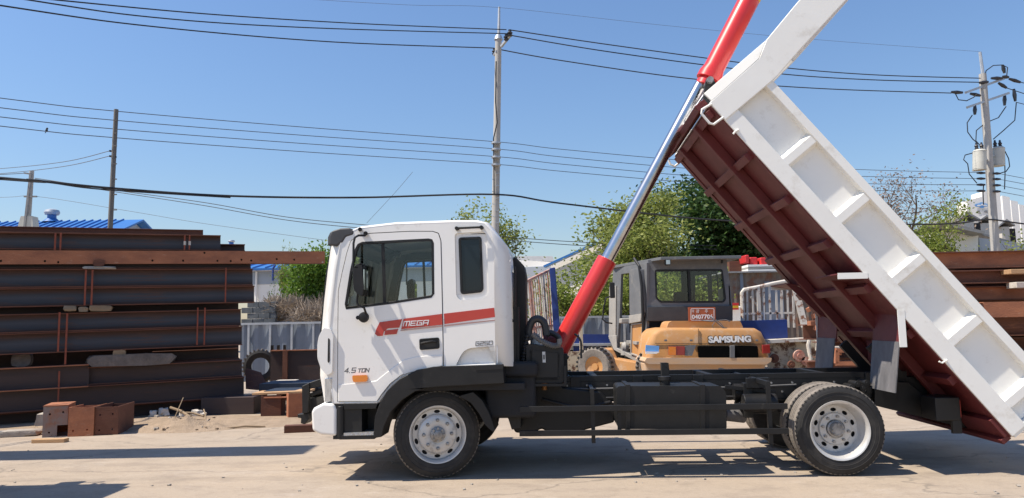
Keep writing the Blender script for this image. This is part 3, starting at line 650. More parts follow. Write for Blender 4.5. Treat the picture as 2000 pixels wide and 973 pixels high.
for near in (True,False):
    yo=BW0 if near else BW1; sg=1 if near else -1
    def Y(a,b): return (yo+a,yo+b) if near else (yo-b,yo-a)
    w_=bm_()
    w_.box(.2,BL-.03,*Y(.085,.097),.1,BH-.03)
    sb=w_.build('side_board','bedwhite',truck)
    r=bm_(); r.box(.0,BL,*Y(.0,.09),.0,.165); r.build('lower_rail','bedwhite',sb,bevel=.006)
    r=bm_(); r.box(.2,BL,*Y(.0,.10),BH-.085,BH); r.build('top_rail','bedwhite',sb,bevel=.006)
    for a in (.90,1.64,2.40,3.145,3.88):
        rb=bm_(); y0,y1=Y(.012,.09)
        yo_,yi_=(y0,y1) if near else (y1,y0)
        # trapezoid rib: wide foot on the board, narrow crest
        rb.hexa([(a-.075,yi_,.16),(a+.075,yi_,.16),(a+.075,yi_,BH-.08),(a-.075,yi_,BH-.08),(a-.040,yo_,.16),(a+.040,yo_,.16),(a+.040,yo_,BH-.08),(a-.040,yo_,BH-.08)])
        rb.build('side_rib','bedwhite',sb,bevel=.004)
    # headboard side post, reaching up to the canopy
    pl=bm_(); pl.prism([(-.013,.0),(.217,.0),(.217,.64),(.16,1.0),(.08,1.63),(.05,1.95),(-.30,1.95),(-.216,1.31),(-.128,.835),(-.033,.652)],*Y(-.012,.05))
    pl.build('headboard_post','bedwhite',truck,bevel=.008)
    fg=bm_(); y0,y1=Y(-.012,.02); fg.hexa([(-.013,y0,.03),(-.12,y0+sg*.03,.03),(-.12,y1+sg*.03,.03),(-.013,y1,.03),(-.033,y0,.652),(-.128,y0+sg*.006,.832),(-.128,y1+sg*.006,.832),(-.033,y1,.652)])
    fg.build('post_flange','bedwhite',truck,bevel=.004)
hb=bm_(); hb.box(-.02,.02,BW0+.05,BW1-.05,.03,1.35); hb.build('headboard','bedwhite',truck)
cn=bm_(); cn.hexa([(.05,BW0,1.93),(.05,BW1,1.93),(-.3,BW1,1.96),(-.3,BW0,1.96),(.05,BW0,1.96),(.05,BW1,1.96),(-.3,BW1,1.99),(-.3,BW0,1.99)]); cn.build('cab_canopy','bedwhite',truck)
gs=bm_()
for yy in (.25,1.85): gs.prism([(-.02,1.3),(-.10,1.5),(-.16,1.9),(-.02,1.93)],yy,yy+.02)
gs.build('canopy_gusset','bedwhite',truck)
fr=bm_(); fr.box(-.09,-.02,BW0+.1,BW1-.1,-.10,.02); fr.build('front_crossbeam','primer',truck,bevel=.005)
tg=bm_(); tg.box(BL-.02,BL+.03,BW0+.02,BW1-.02,.02,BH); tg.build('tailgate','bedwhite',truck)
rb=bm_(); rb.box(BL-.22,BL-.02,BW0+.03,BW1-.03,-.05,-.002); rb.box(BL-.02,BL+.03,BW0+.05,BW1-.05,-.09,.0); rb.build('rear_crossbeam','primer',truck,bevel=.006)
# hinge arms under the tail
ha=bm_()
for y0 in (.74,1.34): ha.prism([(3.1,-.002),(BL-.3,-.002),(BL-.45,-.32),(3.6,-.34)],y0,y0+.05)
ha.prism([(3.0,-.002),(BL-.4,-.002),(BL-.5,-.15),(3.2,-.15)],.82,1.32)
ha.build('hinge_arm','primer',truck,bevel=.006)
# second pair of long channels beneath, the dark lifting frame
for y0 in (.66,1.42): bm_().box(2.9,3.75,y0,y0+.06,-.24,-.14).build('lift_frame','black',truck)
# bed mudguards with hanging flaps
for near in (True,False):
    ya,yb=(-.06,.56) if near else (1.58,2.20)
    a0=Bp(1697,545); f1=Bp(1610,537,.0)
    p0=L(1697,543,-.06); p1=L(1636,534,-.06)
    g=MB().poly([(p0[0],ya,p0[1]),(p1[0],ya,p1[1]),(p1[0],yb,p1[1]),(p0[0],yb,p0[1])],[(p0[0],ya,p0[1]-.012),(p1[0],ya,p1[1]-.012),(p1[0],yb,p1[1]-.012),(p0[0],yb,p0[1]-.012)]).build('mudguard','primer',truck)
    yl=(ya-.003,ya+.006) if near else (yb-.006,yb+.003)
    MB().box(p1[0],p0[0]-.01,yl[0],yl[1],p1[1]-.055,p1[1]+.003).build('mudguard_lip','bedwhite',g)
    q0=L(1765,612,-.06); q1=L(1765,676,-.06); q2=L(1757,768,-.06)
    g=MB().poly([(q0[0]-.01,ya,q0[1]+.03),(q0[0]-.01,yb,q0[1]+.25),(q1[0]-.03,yb,q1[1]),(q1[0]-.03,ya,q1[1])],[(q0[0]+.002,ya,q0[1]+.03),(q0[0]+.002,yb,q0[1]+.25),(q1[0]-.018,yb,q1[1]),(q1[0]-.018,ya,q1[1])]).build('mudguard','primer',truck)
    MB().box(q1[0]-.035,q1[0]+.03,yl[0],yl[1],q1[1]-.01,q0[1]+.03).build('mudguard_lip','bedwhite',g)
    MB().poly([(q1[0]-.036,ya+.01,q1[1]+.04),(q1[0]-.036,yb-.01,q1[1]+.04),(q2[0]-.036,yb-.04,q2[1]),(q2[0]-.036,ya+.01,q2[1])],[(q1[0]-.026,ya+.01,q1[1]+.04),(q1[0]-.026,yb-.01,q1[1]+.04),(q2[0]-.026,yb-.04,q2[1]),(q2[0]-.026,ya+.01,q2[1])]).build('mud_flap','flap',truck)
    # sloping inner plate between the two guards
    if not near:
        MB().poly([(p1[0],ya+.02,p1[1]),(p1[0]+.1,ya+.02,p1[1]-.02),(q0[0]-.05,ya+.02,q0[1]+.15),(q0[0]-.05,ya+.02,q0[1]-.05),(q0[0]-.2,ya+.02,q0[1]-.0)],[(p1[0],ya+.03,p1[1]),(p1[0]+.1,ya+.03,p1[1]-.02),(q0[0]-.05,ya+.03,q0[1]+.15),(q0[0]-.05,ya+.03,q0[1]-.05),(q0[0]-.2,ya+.03,q0[1])]).build('mudguard_web','primer',truck)
# loops and hooks
hd=MB(); 
for (yy,pts) in ((-.07,((1390,203),(1371,214),(1370,222),(1386,241),(1394,243),(1413,229))),):
    hd.tube([(L(a,b,yy)[0],yy,L(a,b,yy)[1]) for a,b in pts],.012)
hd.tube([(L(a,b,-.07)[0],-.07,L(a,b,-.07)[1]) for a,b in ((1443,253),(1436,257),(1432,262))],.010)
pts=[(1306,313),(1309,321),(1318,325),(1332,314)]
hd.tube([(L(a,b,2.2)[0],2.2,L(a,b,2.2)[1]) for a,b in pts],.014)
hd.tube([(L(a,b,-.07)[0],-.07,L(a,b,-.07)[1]) for a,b in ((1834,706),(1840,709),(1850,703))],.008)
hd.build('tie_hook','bedwhite',truck)
# ---- hoist cylinder
HC=1.07
def H3(px,py): x,z=L(px,py,HC); return Vector((x,HC,z))
A=H3(1090,686); Bq=H3(1186,507); C_=H3(1362,178); D=H3(1478,-20)
d=(D-A).normalized()
hr=MB(); hr.cyl(A,Bq,.112,n=32); hr.build('lower_sleeve','red',truck,bevel=.008)
MB().cyl(Bq-d*.05,C_+d*.1,.072,n=32).build('chrome_rod','chrome',truck)
br=H3(1372,165); ub=MB(); e=H3(1393,165)
dd=(H3(1473,-6)-H3(1382,172)).normalized(); s0=H3(1376,170)
ub.cyl(s0+dd*.0,s0+dd*.06,.115,.115,32).cyl(s0+dd*.06,s0+dd*.085,.105,.105,32).cyl(s0+dd*.085,s0+dd*.16,.14,.14,32).cyl(s0+dd*.16,s0+dd*.24,.14,.118,32).cyl(s0+dd*.24,s0+dd*1.15,.118,n=32)
ub.build('upper_barrel','red',truck,bevel=.006)
MB().cyl(s0+dd*1.15,s0+dd*1.33,.122,n=32).build('barrel_cap','yellow',truck,bevel=.01)
MB().cyl(A-d*.03,A+d*.01,.14,n=24).box(A.x-.1,A.x+.1,.8,1.36,A.z-.3,A.z-.02).box(A.x-.12,A.x+.12,.7,1.46,.862,A.z-.28).build('hoist_base','black',truck,bevel=.008)
tq=H3(1386,158)
for yy in (HC-.24,HC+.19):
    mb=MB(); pr=[(1378,160),(1380,152),(1387,149),(1394,153),(1400,166),(1420,200),(1372,205)]
    o=[(L(a,b,yy)[0],L(a,b,yy)[1]) for a,b in pr]; mb.prism(rnd(o,.02,2),yy,yy+.05); mb.build('trunnion_bracket','black',truck,bevel=.005)
MB().cyl((L(1386,158,HC-.24)[0],HC-.29,L(1386,158,HC-.24)[1]),(L(1386,158,HC-.24)[0],HC+.29,L(1386,158,HC-.24)[1]),.035,n=20).build('trunnion_pin','hubsilver',truck)
MB().tube([H3(1372,190)+Vector((0,-.1,0)),H3(1350,222)+Vector((0,-.12,0)),H3(1342,240)+Vector((0,-.1,0)),H3(1345,250)],.014).build('tipping_pipe','chrome',truck)
# ------------------------------------------------------------------ materials of the yard
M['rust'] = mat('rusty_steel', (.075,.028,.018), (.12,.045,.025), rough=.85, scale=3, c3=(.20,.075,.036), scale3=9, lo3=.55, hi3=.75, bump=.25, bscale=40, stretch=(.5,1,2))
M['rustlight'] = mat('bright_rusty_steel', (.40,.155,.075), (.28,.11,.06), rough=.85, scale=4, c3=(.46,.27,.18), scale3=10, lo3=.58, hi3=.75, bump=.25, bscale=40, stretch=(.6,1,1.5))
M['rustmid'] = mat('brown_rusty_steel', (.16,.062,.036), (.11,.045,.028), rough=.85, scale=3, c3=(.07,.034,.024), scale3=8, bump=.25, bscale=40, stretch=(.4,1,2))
M['wornface'] = mat('worn_grey_face', (.26,.20,.175), (.30,.15,.095), rough=.8, scale=3.5, lo=.48, hi=.58, c3=(.15,.10,.08), scale3=14)
M['redbar'] = mat('red_rust_flat_bar', (.30,.075,.038), (.22,.06,.034), rough=.8, scale=12)
M['wood'] = mat('weathered_timber', (.30,.22,.14), (.22,.16,.10), rough=.9, scale=5, stretch=(.4,4,4), bump=.3)
M['woodpale'] = mat('pale_timber', (.50,.32,.17), (.42,.25,.13), rough=.85, scale=5, stretch=(.4,4,4), bump=.3)
M['stone'] = mat('broken_concrete', (.40,.36,.31), (.28,.25,.22), rough=.95, scale=6, bump=.6, bscale=25)
M['paper'] = mat('pale_litter', (.62,.58,.52), (.45,.40,.34), rough=.8, scale=12)
M['soil'] = mat('loose_dirt', (.36,.27,.19), (.28,.21,.145), rough=1, scale=7, c3=(.20,.15,.11), scale3=30, bump=1, bscale=50)
M['sheet'] = mat('blue_grey_shaded_sheet', (.16,.19,.235), (.20,.225,.27), rough=.5, metal=.2, scale=1.5, c3=(.28,.31,.34), scale3=1.5)  # tone lowered to put the fence's shade into the colour
M['galv'] = mat('galvanised_steel', (.52,.54,.56), (.42,.44,.46), rough=.45, metal=.4, scale=8)
M['navy'] = mat('dark_navy_sheet', (.012,.022,.04), (.02,.03,.05), rough=.6)
M['stonedark'] = mat('darker_concrete', (.20,.165,.14), (.13,.11,.095), rough=.95, scale=6, bump=.6, bscale=25)  # darker brownish concrete for the slab and spacer
M['block'] = mat('concrete_block', (.15,.16,.165), (.10,.11,.115), rough=.95, scale=5, bump=.3)
M['concretepole'] = mat('pole_concrete', (.46,.44,.41), (.38,.365,.34), rough=.9, scale=3, stretch=(1,1,.3))
M['darkpole'] = mat('old_pole_wood', (.20,.19,.17), (.14,.13,.12), rough=.9, scale=3, stretch=(2,2,.3))
M['wire'] = mat('wire_black', (.02,.02,.022), rough=.6)
M['wirefar'] = mat('aluminium_wire', (.10,.11,.13), rough=.6)
M['insul'] = mat('insulator_dark', (.03,.03,.035), rough=.3)
M['transf'] = mat('transformer_paint', (.55,.54,.48), (.47,.46,.41), rough=.5)
M['blueroof'] = mat('blue_roof_sheet', (.03,.16,.46), (.025,.14,.41), rough=.4, scale=.5)
M['whitewall'] = mat('white_render', (.82,.80,.76), (.78,.76,.72), rough=.8, scale=.8)
M['greywall'] = mat('grey_wall_panel', (.36,.40,.45), (.32,.36,.41), rough=.7, scale=.6)
M['creamwall'] = mat('cream_wall', (.58,.55,.49), (.50,.47,.42), rough=.8, scale=.8)
M['greyroof'] = mat('grey_roof', (.28,.28,.28), (.22,.22,.22), rough=.8)
M['bluepaint'] = mat('deep_blue_paint', (.018,.045,.21), (.015,.035,.16), rough=.45, scale=4)
M['rustwhite'] = mat('rust_streaked_white_paint', (.66,.62,.56), (.60,.55,.48), rough=.6, scale=4, c3=(.24,.10,.05), scale3=5, lo3=.52, hi3=.60)
M['rustcream'] = mat('rust_streaked_cream_paint', (.56,.49,.36), (.50,.42,.30), rough=.7, scale=3, c3=(.12,.055,.03), scale3=3.2, lo3=.50, hi3=.58)
M['rustred'] = mat('flaked_red_bar', (.40,.14,.10), (.50,.36,.30), rough=.7, scale=6)
M['exorange'] = mat('faded_orange_paint', (.50,.25,.08), (.46,.24,.10), rough=.65, scale=2.2, c3=(.50,.34,.21), scale3=3.5, lo3=.54, hi3=.68, bump=.12, bscale=6)
M['exdust'] = mat('dusty_pale_orange', (.56,.35,.19), (.48,.36,.26), rough=.75, scale=3, stretch=(.5,1,3))
M['exgrey'] = mat('faded_grey_paint', (.125,.13,.138), (.16,.163,.168), rough=.6, scale=2.5, c3=(.23,.22,.20), scale3=4, lo3=.56, hi3=.72)
M['expale'] = mat('pale_grey_paint', (.30,.29,.27), (.36,.34,.31), rough=.7, scale=3)
M['bark'] = mat('tree_bark', (.13,.10,.075), (.09,.07,.05), rough=.95, scale=8)
M['platered'] = mat('plate_orange_red', (.42,.10,.035), (.38,.09,.03), rough=.5)
M['skyblue'] = mat('pale_blue_film', (.13,.33,.68), (.16,.38,.7), rough=.4)
M['lampred'] = mat('red_lens', (.30,.025,.02), (.24,.02,.02), rough=.3, coat=.5)
M['plasticred'] = mat('red_plastic', (.60,.03,.03), (.5,.025,.03), rough=.5)
M['rustshed'] = mat('rusty_corrugated_sheet', (.20,.17,.14), (.15,.11,.085), rough=.8, scale=1.5, c3=(.18,.08,.045), scale3=2.5, lo3=.48, hi3=.6)
M['leafbright'] = leafmat('bright_leaves', (.13,.19,.03), (.32,.36,.08), .45)
M['leafmid'] = leafmat('mid_green_leaves', (.15,.20,.04), (.36,.39,.11), .45)
M['leafdark'] = leafmat('dark_green_leaves', (.025,.06,.014), (.065,.12,.028), .25)
M['leafbush'] = leafmat('bush_leaves', (.07,.15,.016), (.19,.30,.045), .4)
M['leafdry'] = leafmat('dry_twigs', (.26,.20,.15), (.46,.37,.28), .2)
M['leafbud'] = leafmat('reddish_buds', (.20,.14,.11), (.27,.20,.15), .2)

# ------------------------------------------------------------------ the steel stack on the left
PHI = math.atan2(1,2.19); SE = Vector((cos(PHI),sin(PHI),0)); SN = Vector((-sin(PHI),cos(PHI),0)); SP = Vector((-8.35,12.1,0))
def S2(px,py,off=0):      # line of sight met with the stack's face -> (along, height)
    q = onplane(px,py,SP+SN*off,SN); return ((q-SP).dot(SE), q.z)
def steelweb():
    m,nt,b=new_mat('mill_scale_web'); N=nt.nodes; K=nt.links
    tc=N.new('ShaderNodeTexCoord'); sx=N.new('ShaderNodeSeparateXYZ'); K.new(tc.outputs['Generated'],sx.inputs[0])
    mp=N.new('ShaderNodeMapping'); mp.inputs['Scale'].default_value=(.5,1,6); K.new(tc.outputs['Object'],mp.inputs[0])
    n=N.new('ShaderNodeTexNoise'); n.inputs['Scale'].default_value=2; n.inputs['Detail'].default_value=8; K.new(mp.outputs[0],n.inputs['Vector'])
    a=N.new('ShaderNodeMath'); a.operation='MULTIPLY_ADD'; K.new(n.outputs[0],a.inputs[0]); a.inputs[1].default_value=.30; 
    K.new(sx.outputs[2],a.inputs[2])
    rp=N.new('ShaderNodeValToRGB'); K.new(a.outputs[0],rp.inputs[0]); e=rp.color_ramp.elements
    e[0].position=.22; e[0].color=(.05,.022,.016,1); e[1].position=1.0; e[1].color=(.055,.024,.017,1)
    for p,c in ((.36,(.036,.038,.047,1)),(.62,(.052,.056,.070,1)),(.80,(.038,.040,.050,1))):
        x=e.new(p); x.color=c
    n2=N.new('ShaderNodeTexNoise'); n2.inputs['Scale'].default_value=2.2; n2.inputs['Detail'].default_value=9; n2.inputs['Roughness'].default_value=.7; K.new(mp.outputs[0],n2.inputs['Vector'])
    mr=N.new('ShaderNodeMapRange'); mr.inputs[1].default_value=.54; mr.inputs[2].default_value=.68; mr.inputs[4].default_value=.85; K.new(n2.outputs[0],mr.inputs[0])
    mx=N.new('ShaderNodeMix'); mx.data_type='RGBA'; K.new(mr.outputs[0],mx.inputs[0]); K.new(rp.outputs[0],mx.inputs[6]); mx.inputs[7].default_value=(.10,.042,.024,1)
    K.new(mx.outputs[2],b.inputs['Base Color']); b.inputs['Roughness'].default_value=.6; return m
M['web']=steelweb()
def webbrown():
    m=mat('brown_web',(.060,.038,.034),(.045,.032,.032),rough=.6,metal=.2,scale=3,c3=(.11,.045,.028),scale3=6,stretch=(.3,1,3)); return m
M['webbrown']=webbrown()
def beam(label, L0, L1, off, z0, z1, tilt=.016, width=.26, fl=.018, web='web', flange='rust', group='steel beams of the left stack', wo=.11, extra=0):
    """I beam from along=L0 to L1 on the stack face moved back by off; z0..z1 heights measured at L0"""
    ln=hypot(L1-L0,(L1-L0)*tilt); t=thing('steel_beam',label,'steel beam',SP+SE*L0+SN*off+Vector((0,0,z0)),0,group)
    t.rotation_euler=Matrix(((SE.x,SN.x,0),(SE.y,SN.y,0),(0,0,1))).to_euler(); t.rotation_euler.rotate_axis('Y',-math.atan(tilt)); h=z1-z0
    MB().box(0,ln,wo,wo+.012,fl,h-fl).build('web',web,t)
    fm='rustmid' if flange=='rust' else flange  # brighter rust puts the sunlit edge lines into the flange colour
    MB().box(0,ln,0,width,0,fl).build('flange',fm,t,bevel=.003); MB().box(0,ln,0,width,h-fl,h).build('flange',fm,t,bevel=.003)
    return t
def span(x0,x1,top,bot,off=0,xr=None):
    """heights at the right end, projected back to the left end"""
    a1,zt=S2(x1,top,off); _,zb=S2(x1,bot,off); a0=S2(x0,600,off)[0]
    return a0,a1,zb-(a1-a0)*.016,zt-(a1-a0)*.016
LX=-330
def sbeam(label,x0,x1,top,bot,off=0,**k):
    a0,a1,zb,zt=span(x0,x1,top,bot,off); return beam(label,a0,a1,off,zb,zt,**k)
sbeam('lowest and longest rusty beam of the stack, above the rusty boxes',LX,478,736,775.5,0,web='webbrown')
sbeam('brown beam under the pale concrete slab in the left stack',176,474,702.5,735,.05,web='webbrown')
sbeam('short brown beam with a sunlit top painted in lighter rust at the left end of the stack',LX,174,711.5,756,-.04,web='webbrown',flange='rustlight')  # lighter flange colour stands for sun on the top
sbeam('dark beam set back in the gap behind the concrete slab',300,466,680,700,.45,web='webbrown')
sbeam('lower beam of the middle pair with two red bars near its right end',LX,474,637.2,674,.0)
sbeam('upper beam of the middle pair with two red bars near its right end',LX,472,603.5,636.6,.0)
sbeam('lower beam of the pair resting on timber blocks in the left stack',LX,498,558,591,.0)
sbeam('upper beam of the pair resting on timber blocks in the left stack',LX,495,524.5,557.4,.0)
sbeam('thin dark beam directly under the long red-brown girder',LX,491,514.5,523.5,.02,fl=.01,web='webbrown')
sbeam('large dark beam on top of the girder with paired red bars',LX,432,459.5,490,.06,web='web')
sbeam('dark beam end stepping down at the top right of the stack',330,479,477,491,.40,web='webbrown')
sbeam('light brown beam lying on the very top of the stack',LX,397,449,459,.50,web='rustmid',flange='rustmid',fl=.02,wo=.02)
# rear beams, added so the gaps and the space beneath look dark
for (lb,top,bot,xr,of) in (('rear beam behind the lowest beam of the stack',700,775,470,.32),('rear beam seen dark through the gap over the timber blocks',560,640,468,.32),('second rear beam seen dark above the concrete slab',636,700,468,.75),('rear beam behind the upper pair of the stack',510,560,470,.36),('low rear beam added to darken the space beneath the lowest beam of the stack',776,812,470,.22),('second low rear beam added to darken the space beneath the stack',770,818,472,1.2)):
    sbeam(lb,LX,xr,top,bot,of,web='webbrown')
# the long girder
a0,z0=S2(0,489,-.02); a1,z1=S2(635,491,-.02); _,zb1=S2(635,514.2,-.02); aL=S2(LX,600,-.02)[0]; tl=(z1-z0)/(a1-a0)
g=thing('steel_girder','long red-brown girder with bolt holes jutting out past the stack towards the truck','girder',SP+SE*aL+SN*-.02+Vector((0,0,zb1-(a1-aL)*tl)))
g.rotation_euler=Matrix(((SE.x,SN.x,0),(SE.y,SN.y,0),(0,0,1))).to_euler(); g.rotation_euler.rotate_axis('Y',-math.atan(tl))
gl=a1-aL; gh=z1-zb1
holes=[ell(x0_,z_,.018,.02,10) for x0_,z_ in [((S2(px,py,-.02)[0]-aL), gh*fz) for px,py,fz in ((2,507,.24),(88,507,.22),(114,509,.14),(298,506,.25),(358,507,.24),(400,493,.85),(425,507.5,.22),(451,508,.2),(472,506,.3),(491,507,.24),(541,505,.35),(575,505,.3))]]
MB().plate([[(0,0),(gl,0),(gl,gh),(0,gh)]]+holes,0,.012).build('side_plate','rustlight',g)
MB().box(0,gl,.013,.20,gh-.012,gh-.001).box(0,gl,.013,.20,.001,.012).build('flange','rust',g); MB().box(0,gl-.01,.1,.11,.013,gh-.013).build('web','dark',g)
MB().box(gl-.06,gl-.03,-.004,-.001,.01,.03).build('chalk_mark','paper',g)
# upright bars
def sbar(label,px,top,bot,w=6,off=-.012,m='redbar'):
    a,zt=S2(px,top,off); _,zb=S2(px,bot,off); ww=w*.0047; p=SP+SN*off
    o=MB().bar(tuple(SP+SE*a+SN*off+Vector((0,0,zb))),tuple(SP+SE*a+SN*off+Vector((0,0,zt))),.010,ww,up=SE).build('steel_bar',m)
    tag(o,label,'steel bar','upright red bars on the left stack')
sbar('left one of the paired red bars on the top beam near the stack middle',108.5,455,489,6,.03); sbar('right one of the paired red bars on the top beam near the stack middle',119,455,489,6,.03)
sbar('left one of the paired bars with white tags at the top beam end',361,459,489,5,.03); sbar('right one of the paired bars with white tags at the top beam end',370.5,459,489,5,.03)
for k,px in enumerate((361,370.5)):
    a,zz=S2(px,475,.02); c=SP+SE*a+SN*.02
    tag(MB().bar(tuple(c+Vector((0,0,zz-.035))),tuple(c+Vector((0,0,zz+.035))),.006,.04,up=SE).build('paper_tag','paper'),('white tag on the left bar of the top beam','white tag on the right bar of the top beam')[k],'tag')
sbar('left bar under the small stones on the upper pair',168,527,597,6); sbar('right bar under the small stones on the upper pair',181,527,597,6)
sbar('single orange-red bar near the right end of the upper pair',441.5,523,591,5)
sbar('left bar of the pair crossing the middle beams on the left',116.5,610,687,6); sbar('right bar of the pair crossing the middle beams on the left',131.5,612,712,6)
sbar('left bar near the right end of the middle pair',386.5,601,674,5); sbar('right bar near the right end of the middle pair',400.5,601,674,5)
sbar('thin dark red bar standing on the boxes against the lowest beam',116,725,801,5)
# spacers
def lump(label,cat,name,p,sx,sy,sz,m,rz=0,seed=0,group=None,sub=2,amp=.18):
    rr=random.Random(seed); bm=bmesh.new(); bmesh.ops.create_cube(bm,size=1)
    bmesh.ops.subdivide_edges(bm,edges=bm.edges[:],cuts=sub,use_grid_fill=True)
    for v in bm.verts:
        v.co*= .92+.08*rr.random(); v.co+=Vector((rr.uniform(-1,1),rr.uniform(-1,1),rr.uniform(-1,1)))*amp*.25
        if abs(v.co.x)>.3 and abs(v.co.z)>.3: v.co*=.9
        v.co=Vector((v.co.x*sx,v.co.y*sy,v.co.z*sz))
    me=bpy.data.meshes.new(name); bm.to_mesh(me); bm.free(); me.materials.append(M[m]); me.polygons.foreach_set('use_smooth',[True]*len(me.polygons)); me.set_sharp_from_angle(angle=radians(40))
    o=bpy.data.objects.new(name,me); col.objects.link(o); o.location=p; o.rotation_euler=(0,0,rz); return tag(o,label,cat,group)
def sl(label,name,cat,px0,px1,top,bot,off,dep,m,seed,amp=.18,group=None):
    a0,zt=S2(px0,top,off); a1,zb=S2(px1,bot,off)
    return lump(label,cat,name,SP+SE*(a0+a1)/2+SN*(off+dep/2)+Vector((0,0,(zt+zb)/2)),abs(a1-a0),dep,abs(zt-zb),m,PHI,seed,group,2,amp)
sl('weathered timber block on the upper pair, leftmost of three','timber_block','timber',123,149,596.5,608,-.06,.3,'wood',1)
sl('short timber block on the upper pair, middle of three','timber_block','timber',153,172,599,609,-.06,.25,'wood',2)
sl('long weathered timber block, rightmost of three between the beam pairs','timber_block','timber',174,219,596.5,608,-.05,.3,'wood',3)
sl('flat pale stone on the upper pair, below the girder','flat_stone','stone',160,229,519.5,526,-.05,.25,'stone',4)
sl('small rusty block wedged on the flat stone under the girder','wood_wedge','block',182,204,507,520,-.06,.08,'rustmid',5,.06)
sl('pale weathered concrete slab lying in the gap of the left stack','concrete_slab','slab',166,344,694,712,-.02,.35,'stonedark',6,.12)
sl('grey timber block standing on the concrete slab','timber_block','timber',220,246,683,700,.0,.2,'wood',7)
sl('small concrete spacer on the far left between beam layers','concrete_spacer','spacer',20,60,692,716,.2,.3,'stonedark',8)
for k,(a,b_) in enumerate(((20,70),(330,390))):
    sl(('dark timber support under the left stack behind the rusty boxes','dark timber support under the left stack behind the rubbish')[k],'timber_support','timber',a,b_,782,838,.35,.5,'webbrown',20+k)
sl('rusty steel block supporting the right end of the left stack','steel_support','support',440,480,776,812,.05,.5,'rust',23,.03)
# rusty boxes by the stack
def openbox(label,p0,p1,dep,h,m,lean=0,group='rusty steel boxes',rz=None,holes=(),th=.012,top=False,cut=None,fm=None):
    p0=Vector(p0);p1=Vector(p1); d=(p1-p0); rz=atan2(d.y,d.x) if rz is None else rz; w_=d.length
    t=thing('steel_box',label,'steel box',p0,rz,group)
    out=[(0,0),(w_,0),(w_,h),(0,h)]
    if cut: out=[(0,0),(w_-cut[0],0),(w_-cut[0],cut[1]),(w_,cut[1]),(w_,h),(0,h)]
    hl=[ell(w_*a,h*b_,.014,.014,10) for a,b_ in holes]
    MB().plate([out]+hl,0,th).build('front_plate',fm or m,t)
    MB().box(0,th,th+.001,dep,0,h).build('side_plate',m,t); MB().box(w_-th,w_,th+.001,dep,0 if not cut else cut[1],h).build('side_plate',m,t)
    MB().box(th,w_-th,dep-th,dep,0,h-.02).build('back_plate',m,t); MB().box(th,w_-th,th,dep-th,0 if not cut else cut[1],.01 if not cut else cut[1]+.01).build('base_plate',m,t)
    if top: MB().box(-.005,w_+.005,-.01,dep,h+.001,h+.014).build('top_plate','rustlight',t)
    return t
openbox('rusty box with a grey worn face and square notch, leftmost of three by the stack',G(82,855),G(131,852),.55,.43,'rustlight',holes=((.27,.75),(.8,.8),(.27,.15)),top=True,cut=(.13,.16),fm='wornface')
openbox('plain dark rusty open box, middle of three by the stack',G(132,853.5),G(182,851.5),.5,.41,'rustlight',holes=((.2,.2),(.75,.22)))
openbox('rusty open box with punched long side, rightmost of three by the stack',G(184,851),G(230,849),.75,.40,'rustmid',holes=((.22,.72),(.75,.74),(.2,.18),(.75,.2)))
pk=lambda label,a,b_,w_,h,m='woodpale',name='wooden_plank',cat='plank',zz=.0: tag(MB().bar(tuple(Vector(a)+Vector((0,0,h/2+zz))),tuple(Vector(b_)+Vector((0,0,h/2+zz))),w_,h).build(name,m,bevel=.004),label,cat)
pk('short pale wooden plank lying in front of the notched rusty box',G(66,865),G(130,863.5),.12,.05)
lump('flat broken white concrete piece left of the rusty boxes','concrete piece','concrete_piece',G(42,851)+Vector((0,0,.04)),.52,.3,.09,'stone',.25,31)
lump('grey rubble lump behind the white concrete piece','rubble','rubble_lump',G(68,838)+Vector((0,.3,.1)),.3,.3,.24,'stone',.4,32)
pk('thin pale steel rod on the ground at the far left',G(-30,846),G(58,841),.02,.02,'galv','steel_rod','rod')
# dirt pile and rubbish
def mound(name,label,c,rx,ry,h,m,seed,kind='stuff',n=40):
    rr=random.Random(seed); V=[];Fc=[]
    import mathutils
    for j in range(n+1):
        for i in range(n+1):
            u=i/n*2-1; v=j/n*2-1; r=sqrt(u*u+v*v); z=max(0,(1-r))**1.2
            nz=mathutils.noise.fractal(Vector((u*4+seed,v*3,seed)),1,2,5)
            V.append((c.x+u*rx,c.y+v*ry,(z*h*(1+.5*nz)+ .012*nz*z**.3 if r<1 else -.02)))
    for j in range(n):
        for i in range(n): a=j*(n+1)+i; Fc.append((a,a+1,a+n+2,a+n+1))
    return tag(MB().add(V,Fc).build(name,m,weld=False,recalc=False),label,None,kind=kind)
mound('dirt_pile','heap of loose brown dirt in front of the steel stack',G(350,840)+Vector((0,.1,0)),.85,.45,.17,'soil',3)
mound('dirt_pile','low strip of dirt along the foot of the steel stack',G(250,848)+Vector((0,1.2,0)),3.2,1.0,.07,'soil',5)
rr=random.Random(5)
LIT=['crumpled white sheet beside the dirt pile, nearest the boxes','second crumpled pale rag from the boxes','pale torn bag in the middle of the rubbish','white round lid at the right end of the rubbish','small grey scrap of paper on the dirt','pale crumpled wrapper under the leaning stick','broken white tile piece behind the dirt','dusty rag at the right of the dirt pile']
for k,(px,py,s) in enumerate(((285,815,.16),(305,814,.2),(344,815,.12),(415,802,.13),(318,819,.07),(372,813,.16),(385,813,.1),(430,806,.09))):
    lump(LIT[k],'litter','litter_piece',G(px,py+6)+Vector((0,.25,s*.4)),s,s*.7,s*.8,'paper',rr.random()*3,40+k,'pieces of rubbish by the stack',2,.5)
stick=lambda label,a,b_,r,m='wood',name='wooden_stick',cat='stick': tag(MB().tube([a,(Vector(a)+Vector(b_))/2+Vector((0,.02,.02)),b_],r,6).build(name,m),label,cat)
stick('thin straight stick leaning up out of the dirt pile',P(340,819,11.9),P(358,777,12.3),.008)
